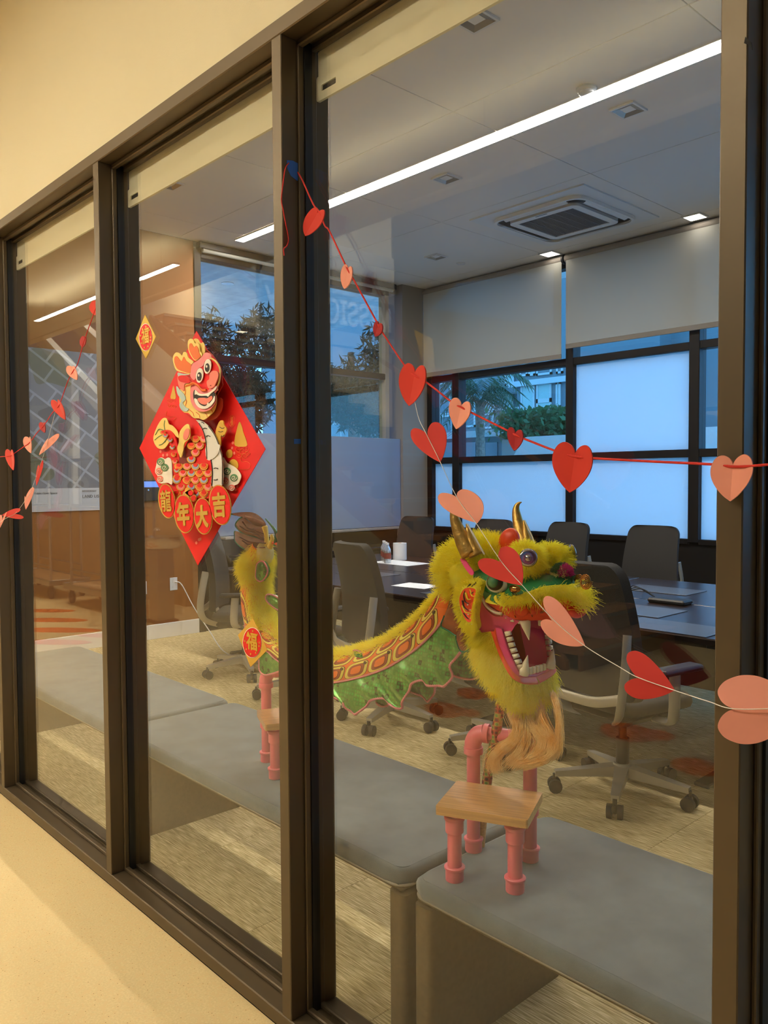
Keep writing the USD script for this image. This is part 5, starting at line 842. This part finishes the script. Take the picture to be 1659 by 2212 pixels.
# horns, comb, spring mirrors, pompom, foil spirals
def horn(f):
    main = spline(Hp([(1136, 1186, .556), (1127, 1160, .562), (1119, 1128, .568), (1115, 1106, .57), (1116, 1094, .571), (1121, 1087, .571), (1127, 1085, .571)]), 6); n = len(main)
    h = dpart('horn', f_mesh(tube(main, np.interp(np.linspace(0, 1, n), [0, .17, .33, .5, .67, .83, 1], [.026, .022, .0155, .0115, .008, .0045, .001]), 14), f), 'gold_lame')
    br = spline(Hp([(1143, 1188, .55), (1137, 1160, .556), (1131, 1124, .56)]), 6); dpart('prong', f_mesh(tube(br, np.linspace(.022, .002, len(br)), 12), f), 'gold_lame', h); ed = spline(Hp([(1159, 1186, .55), (1148, 1156, .556), (1133, 1124, .56)]), 6); dpart('piping', f_mesh(tube(ed, .0022, 6), f), 'g_white', h)
horn(lambda p: np.asarray(p)); horn(mir)
dpart('comb', f_mesh(ball((0, 0, 0), (.030, .022, .038), 3), lambda p: turn(T(p, [(0, 1, 2)]), 25, (0, 1, 0)).vertices + at(1100, 1170, 'y', YC)), 'g_redorange')
def spring(c, b, r, parent):
    t = np.linspace(0, 1, 70)[:, None]; a = np.array([math.cos(x) for x in np.linspace(0, 50, 70)]), np.array([math.sin(x) for x in np.linspace(0, 50, 70)]); dpart('spring', tube(b + (c - b) * t + np.stack([a[0], 0 * a[0], a[1]], 1) * .004, .0008, 5), 'mirror_silver', parent)
for f in (lambda p: np.asarray(p), mir):
    c = at(1141, 1205, 'y', .345); d = dpart('mirror_disc', f_mesh(lathe([(0, .006), (.006, .005), (.009, .001), (.016, .004), (.021, .001), (.023, -.003), (0, -.003)][::-1], 24, c, (.55, -.8, .1)), f), 'mirror_silver'); spring(f(c[None])[0], f((c + [-.02, .05, .0])[None])[0], 0, d)
pc = at(1214, 1241, 'y', YC); pm = dpart('pompom', ball(pc, .024, 3), 'fur_pale'); sd_ = seeds(ball(pc, .022, 3), 2400); q = (sd_ - pc) / .022
for nm, m, k in (('pompom_yarn', 'fur_pale', (q[:, 0] < .2) & (q[:, 2] < .2)), ('pompom_yarn', 'g_magenta', (q[:, 0] > .2) & (q[:, 2] > -.1)), ('pompom_yarn', 'g_green', ~((q[:, 0] < .2) & (q[:, 2] < .2)) & ~((q[:, 0] > .2) & (q[:, 2] > -.1)))): fur(pm, sd_[k], q[k], .010, m, .0022, 3, 0, nm)
for y, cx in ((.42, 1266), (.49, 1252)):
    c = at(cx, 1256, 'y', y); pr = [(cx + r * math.cos(a) * .74, 1256 + r * math.sin(a)) for a, r in zip(np.linspace(0, 8 * PI, 110), np.linspace(17, 6, 110))]
    q = np.array([at(a, b, 'y', y) for a, b in pr]); q[:, 1] += np.linspace(.0, -.012, 110); d = dpart('foil_spiral', tube(q, np.where(np.arange(110) % 2, .0019, .0013), 6), 'gold_foil'); spring(c, at(1232, 1276, 'y', YC), 0, d)
ds = at(1180, 1246, 'y', .44); dpart('nose_ridge', cat_(ball(at(1160, 1252, 'y', .42), (.04, .035, .018), 3), ball(at(1185, 1256, 'y', .43), (.03, .035, .016), 3)), 'g_green', hd); dpart('coil', tube(np.array([at(1185 + 9 * math.cos(a), 1237 + 9 * math.sin(a), 'y', .44) for a in np.linspace(0, 2 * PI, 20)]), .0016, 6), 'g_brown', hd)
for f in (lambda p: np.asarray(p), mir): dpart('whisker_feather', f_mesh(flat(kHA([(412, 565), (445, 570), (480, 620), (515, 670), (500, 695), (470, 670), (430, 610)]), .312, .003, 4), f), 'g_pink', sk, smooth=False)
# gill leaves behind the ear
for pts, y in (([(960, 1330), (972, 1295), (976, 1262), (986, 1258), (992, 1300), (996, 1345), (1004, 1372), (990, 1376), (968, 1362), (953, 1352)], .352), ([(985, 1372), (1000, 1360), (1008, 1392), (1012, 1402), (1002, 1408), (992, 1402)], .345), ([(1002, 1345), (1020, 1372), (1016, 1404), (1004, 1404), (996, 1372)], .36)):
    p = spline(np.array(pts, float), 4, True); P3 = np.array([at(a, b, 'y', y) for a, b in p]); c = P3.mean(0); l = dpart('gill_leaf', cat_(grid([P3 + [0, .012, 0], P3, P3 + (c - P3) * .5 + [0, -.006, 0], P3 + (c - P3) * .98 + [0, -.008, 0]], True)), 'fin_brown'); bead(np.vstack([P3, P3[:1]])[len(P3) // 3:], .003, 'bead_green', l)
# beard
bd = []
GUIDES = [([(1112, 1498), (1109, 1520), (1109, 1541), (1121, 1573), (1112, 1601), (1083, 1620), (1066, 1642), (1069, 1664)], 9, 700), ([(1130, 1505), (1136, 1536), (1146, 1561), (1162, 1585), (1170, 1606), (1157, 1632), (1118, 1648)], 8, 500), ([(1158, 1505), (1163, 1526), (1171, 1556), (1184, 1581), (1194, 1611), (1179, 1637), (1130, 1652)], 9, 650), ([(1194, 1500), (1202, 1524), (1208, 1564), (1206, 1615), (1198, 1636)], 5, 260), ([(1120, 1500), (1126, 1530), (1134, 1580), (1128, 1620), (1100, 1652)], 14, 420)]
for gd, spread, n in GUIDES:
    gp = resample(spline(np.array(gd, float), 8), 24)
    for i in range(n):
        k = 24 if rnd.random() < .7 else rnd.randint(14, 23); q = resample(gp[:k], 16); t_ = np.linspace(0, 1, 16); o = np.array([rnd.gauss(0, spread * .6), rnd.gauss(0, 4)]); o2 = np.array([rnd.gauss(0, spread * .7), rnd.gauss(0, spread * .5)]); ph = rnd.uniform(0, 6); am = abs(rnd.gauss(0, 2.2))
        q = q + o + o2 * (t_ ** 2)[:, None] + np.stack([am * np.sin(t_ * 11 + ph), 0 * t_], 1) * t_[:, None]; y = YC + .035 + rnd.uniform(-.03, .03)
        bd.append([at(a, b, 'y', y - .055 * min(1, v * 2.2)) for (a, b), v in zip(q, t_)])
curves('beard', np.array(bd), .0011 * np.r_[np.ones(12), .9, .7, .5, .3], 'beard_hair', dg, label='long wavy tan orange beard', kind='stuff')
# carrying pole in red dotted cloth
pl_ = spline(Hp([(1088, 1478, .44), (1082, 1520, .44), (1070, 1590, .44), (1056, 1660, .44), (1048, 1720, .442)]), 6); pl_ = np.vstack([pl_, [[-1.452, .452, .478]]])
dpart('pole_sleeve', tube(pl_[:-1], .0135 + .0008 * np.sin(np.arange(len(pl_) - 1) * 1.3), 14), 'sequin_red', label='red dotted cloth round the carrying pole'); dpart('pole', cyl(pl_[-2], pl_[-1], .011, 12), 'bamboo')

# ================================================================ PINK PIPE CHAIRS with bamboo seats
def pipe_chair(label, loc, rz, back=True):
    t = thing('pipe_chair', label, 'stool', loc, rz); w, d, r = .0785, .0885, .0185
    def leg(x, y, z1):
        l = obj('leg', cyl((x, y, .02), (x, y, z1), r, 18), 'pink_pvc', t, smooth=40)
        for z, h in ((.0, .032), (.03, .008), (.125, .035), (.158, .01)): 
            rr2 = .0235 if h > .02 else .027
            if z < z1: obj('coupling', lathe([(0, z), (rr2 - .001, z), (rr2, z + .002), (rr2, z + h - .002), (rr2 - .002, z + h), (0, z + h)], 20, (x, y, 0)), 'pink_pvc', l, smooth=40)
    for s in (-1, 1):
        leg(s * w, -d, .176); leg(s * w, d, .295)
        e = spline([(s * w, d, .285), (s * w, d, .305), (s * (w - .012), d, .325), (s * (w - .032), d, .332)], 6); obj('elbow', cat_(tube(e, .0235, 18), lathe([(.0235, 0), (.0265, .001), (.0265, .018), (.0235, .019)], 20, (s * w, d, .272)), lathe([(.0235, 0), (.0262, .001), (.0262, .014), (.0235, .015)], 20, (s * (w - .045), d, .332), (s, 0, 0))), 'pink_pvc', t, smooth=40)
        obj('side_rail', cyl((s * w, -d, .158), (s * w, d, .158), r * .9, 14), 'pink_pvc', t, smooth=40)
    obj('top_rail', cyl((-w + .03, d, .332), (w - .03, d, .332), r, 18), 'pink_pvc', t, smooth=40)
    b = Polygon([(-.118, -.125), (.118, -.125), (.118, .062), (-.118, .062)]).buffer(-.006).buffer(.006, 4)
    m = prism(b, .022); m.apply_translation((0, 0, .178)); obj('seat', m, 'bamboo', t)
    return t
pipe_chair('pink pipe chair with a bamboo seat under the dragon head', (-1.342, .372, .475), math.radians(25)); pipe_chair('pink pipe chair with a bamboo seat half hidden by the wide mullion', (-2.33, .45, .475), math.radians(65))
# ================================================================ LOBBY behind the camera (seen mirrored in the glass)
M('decal_orange', 'd0641a', .5); M('decal_light', 'e0913f', .5); M('tan_wall', 'b58f5c', .7); M('sign_face', 'cfc8ba', .6); M('sign_letter', 'fbf8f0', .5); M('sign_edge', '8f8a80', .6); M('mural_blue', '1f5f96', .6); M('mural_yellow', 'd8ac28', .6); M('cart_deck', '9a7a52', .6); M('rubber', '26211c', .7)
st = thing('staircase', 'wooden staircase with white stringers climbing along the far lobby wall', 'stairs')
NS, RI, RU, X0, Y0_, Y1_ = 23, .165, .302, -3.55, -5.45, -3.95
for k in range(NS):
    x, z = X0 - k * RU, (k + 1) * RI
    s_ = obj('step', cat_(box(x - RU - .02, Y0_, z - .04, x + .03, Y1_, z), box(x - .02, Y0_, z - RI, x, Y1_, z - .04)), 'wood_stair', st)
    obj('nosing', box(x + .03, Y0_, z - .034, x + .036, Y1_, z - .006), 'steel', s_)
def slab(x0, x1, za, zb, y0, y1):
    s = RI / RU; f = lambda x: (X0 - x) * s
    return hull([(x, y, f(x) + dz) for x in (x0, x1) for dz in (za, zb) for y in (y0, y1)])
obj('stringer', slab(X0 - NS * RU, X0 - .1, -.30, .02, Y1_, Y1_ + .05), 'wood_stair', st); obj('stringer', slab(-16, -8.6, -1.0, -.78, -3.72, -3.6), 'white_paint', st, label='white lower stringer'); obj('stringer', slab(-16, -8.0, -1.85, -1.6, -3.72, -3.6), 'white_paint', st, label='white lower stringer')
for x in (-12.6, -10.6): obj('post', cbox(x - .09, -3.72, 0, x + .09, -3.6, 3.3, .01), 'white_paint', st)
obj('handrail', cat_(slab(-12, -4.2, .86, .91, -5.42, -5.37)), 'wood_stair', st)
obj('wall_front', box(-18, -3.5, 0, -8.7, -3.4, 1.15), 'tan_wall', kind='structure', label='low tan wall before the stairs')
t = thing('sign_panel', 'pale hanging panel with raised MISSION BAY lettering over the stairs', 'sign'); obj('panel', cbox(-7.30, -5.48, 3.05, -7.22, -3.5, 4.2, .01), 'sign_face', t)
# reads from the lobby, facing +x
g = meshkit.text_mesh('MISSION BAY', .27, .02, True); v = g.vertices; ww = v[:, 0].max(); k = 1.86 / ww
obj('lettering', T(np.stack([-7.222 + v[:, 2] , -5.42 + v[:, 0] * k, 3.30 + v[:, 1]], 1), g.faces), 'sign_letter', t)
g2 = Polygon([(-5.46, 3.22), (-3.52, 3.22), (-3.52, 3.64), (-5.46, 3.64)]); obj('backing', yz(prism(g2, .004), -7.2235), 'sign_edge', t)
o = obj('mural', xz(prism(Polygon([(-6.6, 3.5), (-4.9, 3.05), (-4.9, 3.62), (-6.2, 3.72)]), .01), -5.495), 'mural_blue'); keys(o, 'blue painted wedge on the lobby wall above the stairs', 'mural'); o = obj('mural', xz(prism(Polygon([(-6.9, 3.3), (-6.7, 2.7), (-6.55, 2.7), (-6.6, 3.15)]), .01), -5.495), 'mural_yellow'); keys(o, 'yellow painted blade on the lobby wall above the stairs', 'mural')
def rack(x0, x1, y0, y1, label):
    t = thing('garment_rack', label, 'rack'); obj('deck', cbox(x0, y0, .19, x1, y1, .235, .006), 'cart_deck', t); obj('deck_rim', cat_(cbox(x0 - .02, y0 - .02, .18, x1 + .02, y0, .25, .005), cbox(x0 - .02, y1, .18, x1 + .02, y1 + .02, .25, .005), cbox(x0 - .02, y0, .18, x0, y1, .25, .005), cbox(x1, y0, .18, x1 + .02, y1, .25, .005)), 'steel', t)
    for x in (x0 + .1, x1 - .1):
        for y in (y0 + .05, y1 - .05): obj('post', cyl((x, y, .235), (x, y, 1.78), .017, 12), 'steel', t, smooth=40); obj('caster', cat_(cyl((x, y - .018, .075), (x, y + .018, .075), .075, 18), cbox(x - .02, y - .026, .07, x + .02, y + .026, .18, .005)), 'rubber', t, smooth=40)
    for z in (.42, 1.2, 1.78):
        for y in (y0 + .05, y1 - .05): obj('rail', cyl((x0 + .1, y, z), (x1 - .1, y, z), .013, 10), 'chrome', t, smooth=40)
rack(-12.2, -10.45, -2.95, -2.45, 'chrome wheeled garment rack mirrored at the far left'); rack(-10.1, -8.45, -2.98, -2.5, 'chrome wheeled garment rack mirrored nearer the mullion')
t = thing('drinking_fountain', 'steel drinking fountain on a square pedestal mirrored beside the red diamond', 'fountain', (-7.95, -2.7, 0)); obj('pedestal', cbox(-.10, -.10, .02, .10, .10, .78, .01), 'steel', t); obj('base', cbox(-.13, -.13, 0, .13, .13, .03, .005), 'rubber', t); obj('basin', lathe([(.05, .78), (.2, .80), (.24, .86), (.24, .92), (.21, .92), (.17, .86), (0, .85)], 28), 'chrome', t, smooth=40); obj('spout', tube(spline([(-.16, 0, .9), (-.15, 0, .97), (-.1, 0, 1.0), (-.06, 0, .98)], 5), .012, 10), 'chrome', t)
dec = [(-9.6, -2.1, .34, .12), (-8.9, -1.9, .40, .13), (-8.25, -1.72, .44, .13), (-7.65, -1.45, .36, .12), (-7.6, -1.95, .32, .1), (-2.5, -2.86, .19, .15), (-3.72, -2.86, .16, .10), (-3.58, -2.42, .19, .12), (-1.95, -2.6, .14, .12)]
for k, (x, y, a, b) in enumerate(dec):
    p = affinity.translate(affinity.rotate(affinity.scale(Point(0, 0).buffer(1, 10), a, b), -40 if k < 5 else 30, origin=(0, 0)), x, y)
    if k >= 5: p = p.union(affinity.translate(affinity.scale(Point(0, 0).buffer(1, 8), a * .6, b * .7), x + a * .7, y - b * .5))
    o = obj('floor_decal', prism(p, .0012), 'decal_orange'); keys(o, 'flat orange petal decal on the lobby floor, %s' % ('first of the row by the racks', 'second of the row by the racks', 'third of the row by the racks', 'fourth of the row by the racks', 'short one beside the row', 'mirrored under the right office chair', 'mirrored below the dragon skirt, farther one', 'mirrored below the dragon skirt, nearer one', 'mirrored at the right mullion')[k], 'decal', 'orange floor decals')
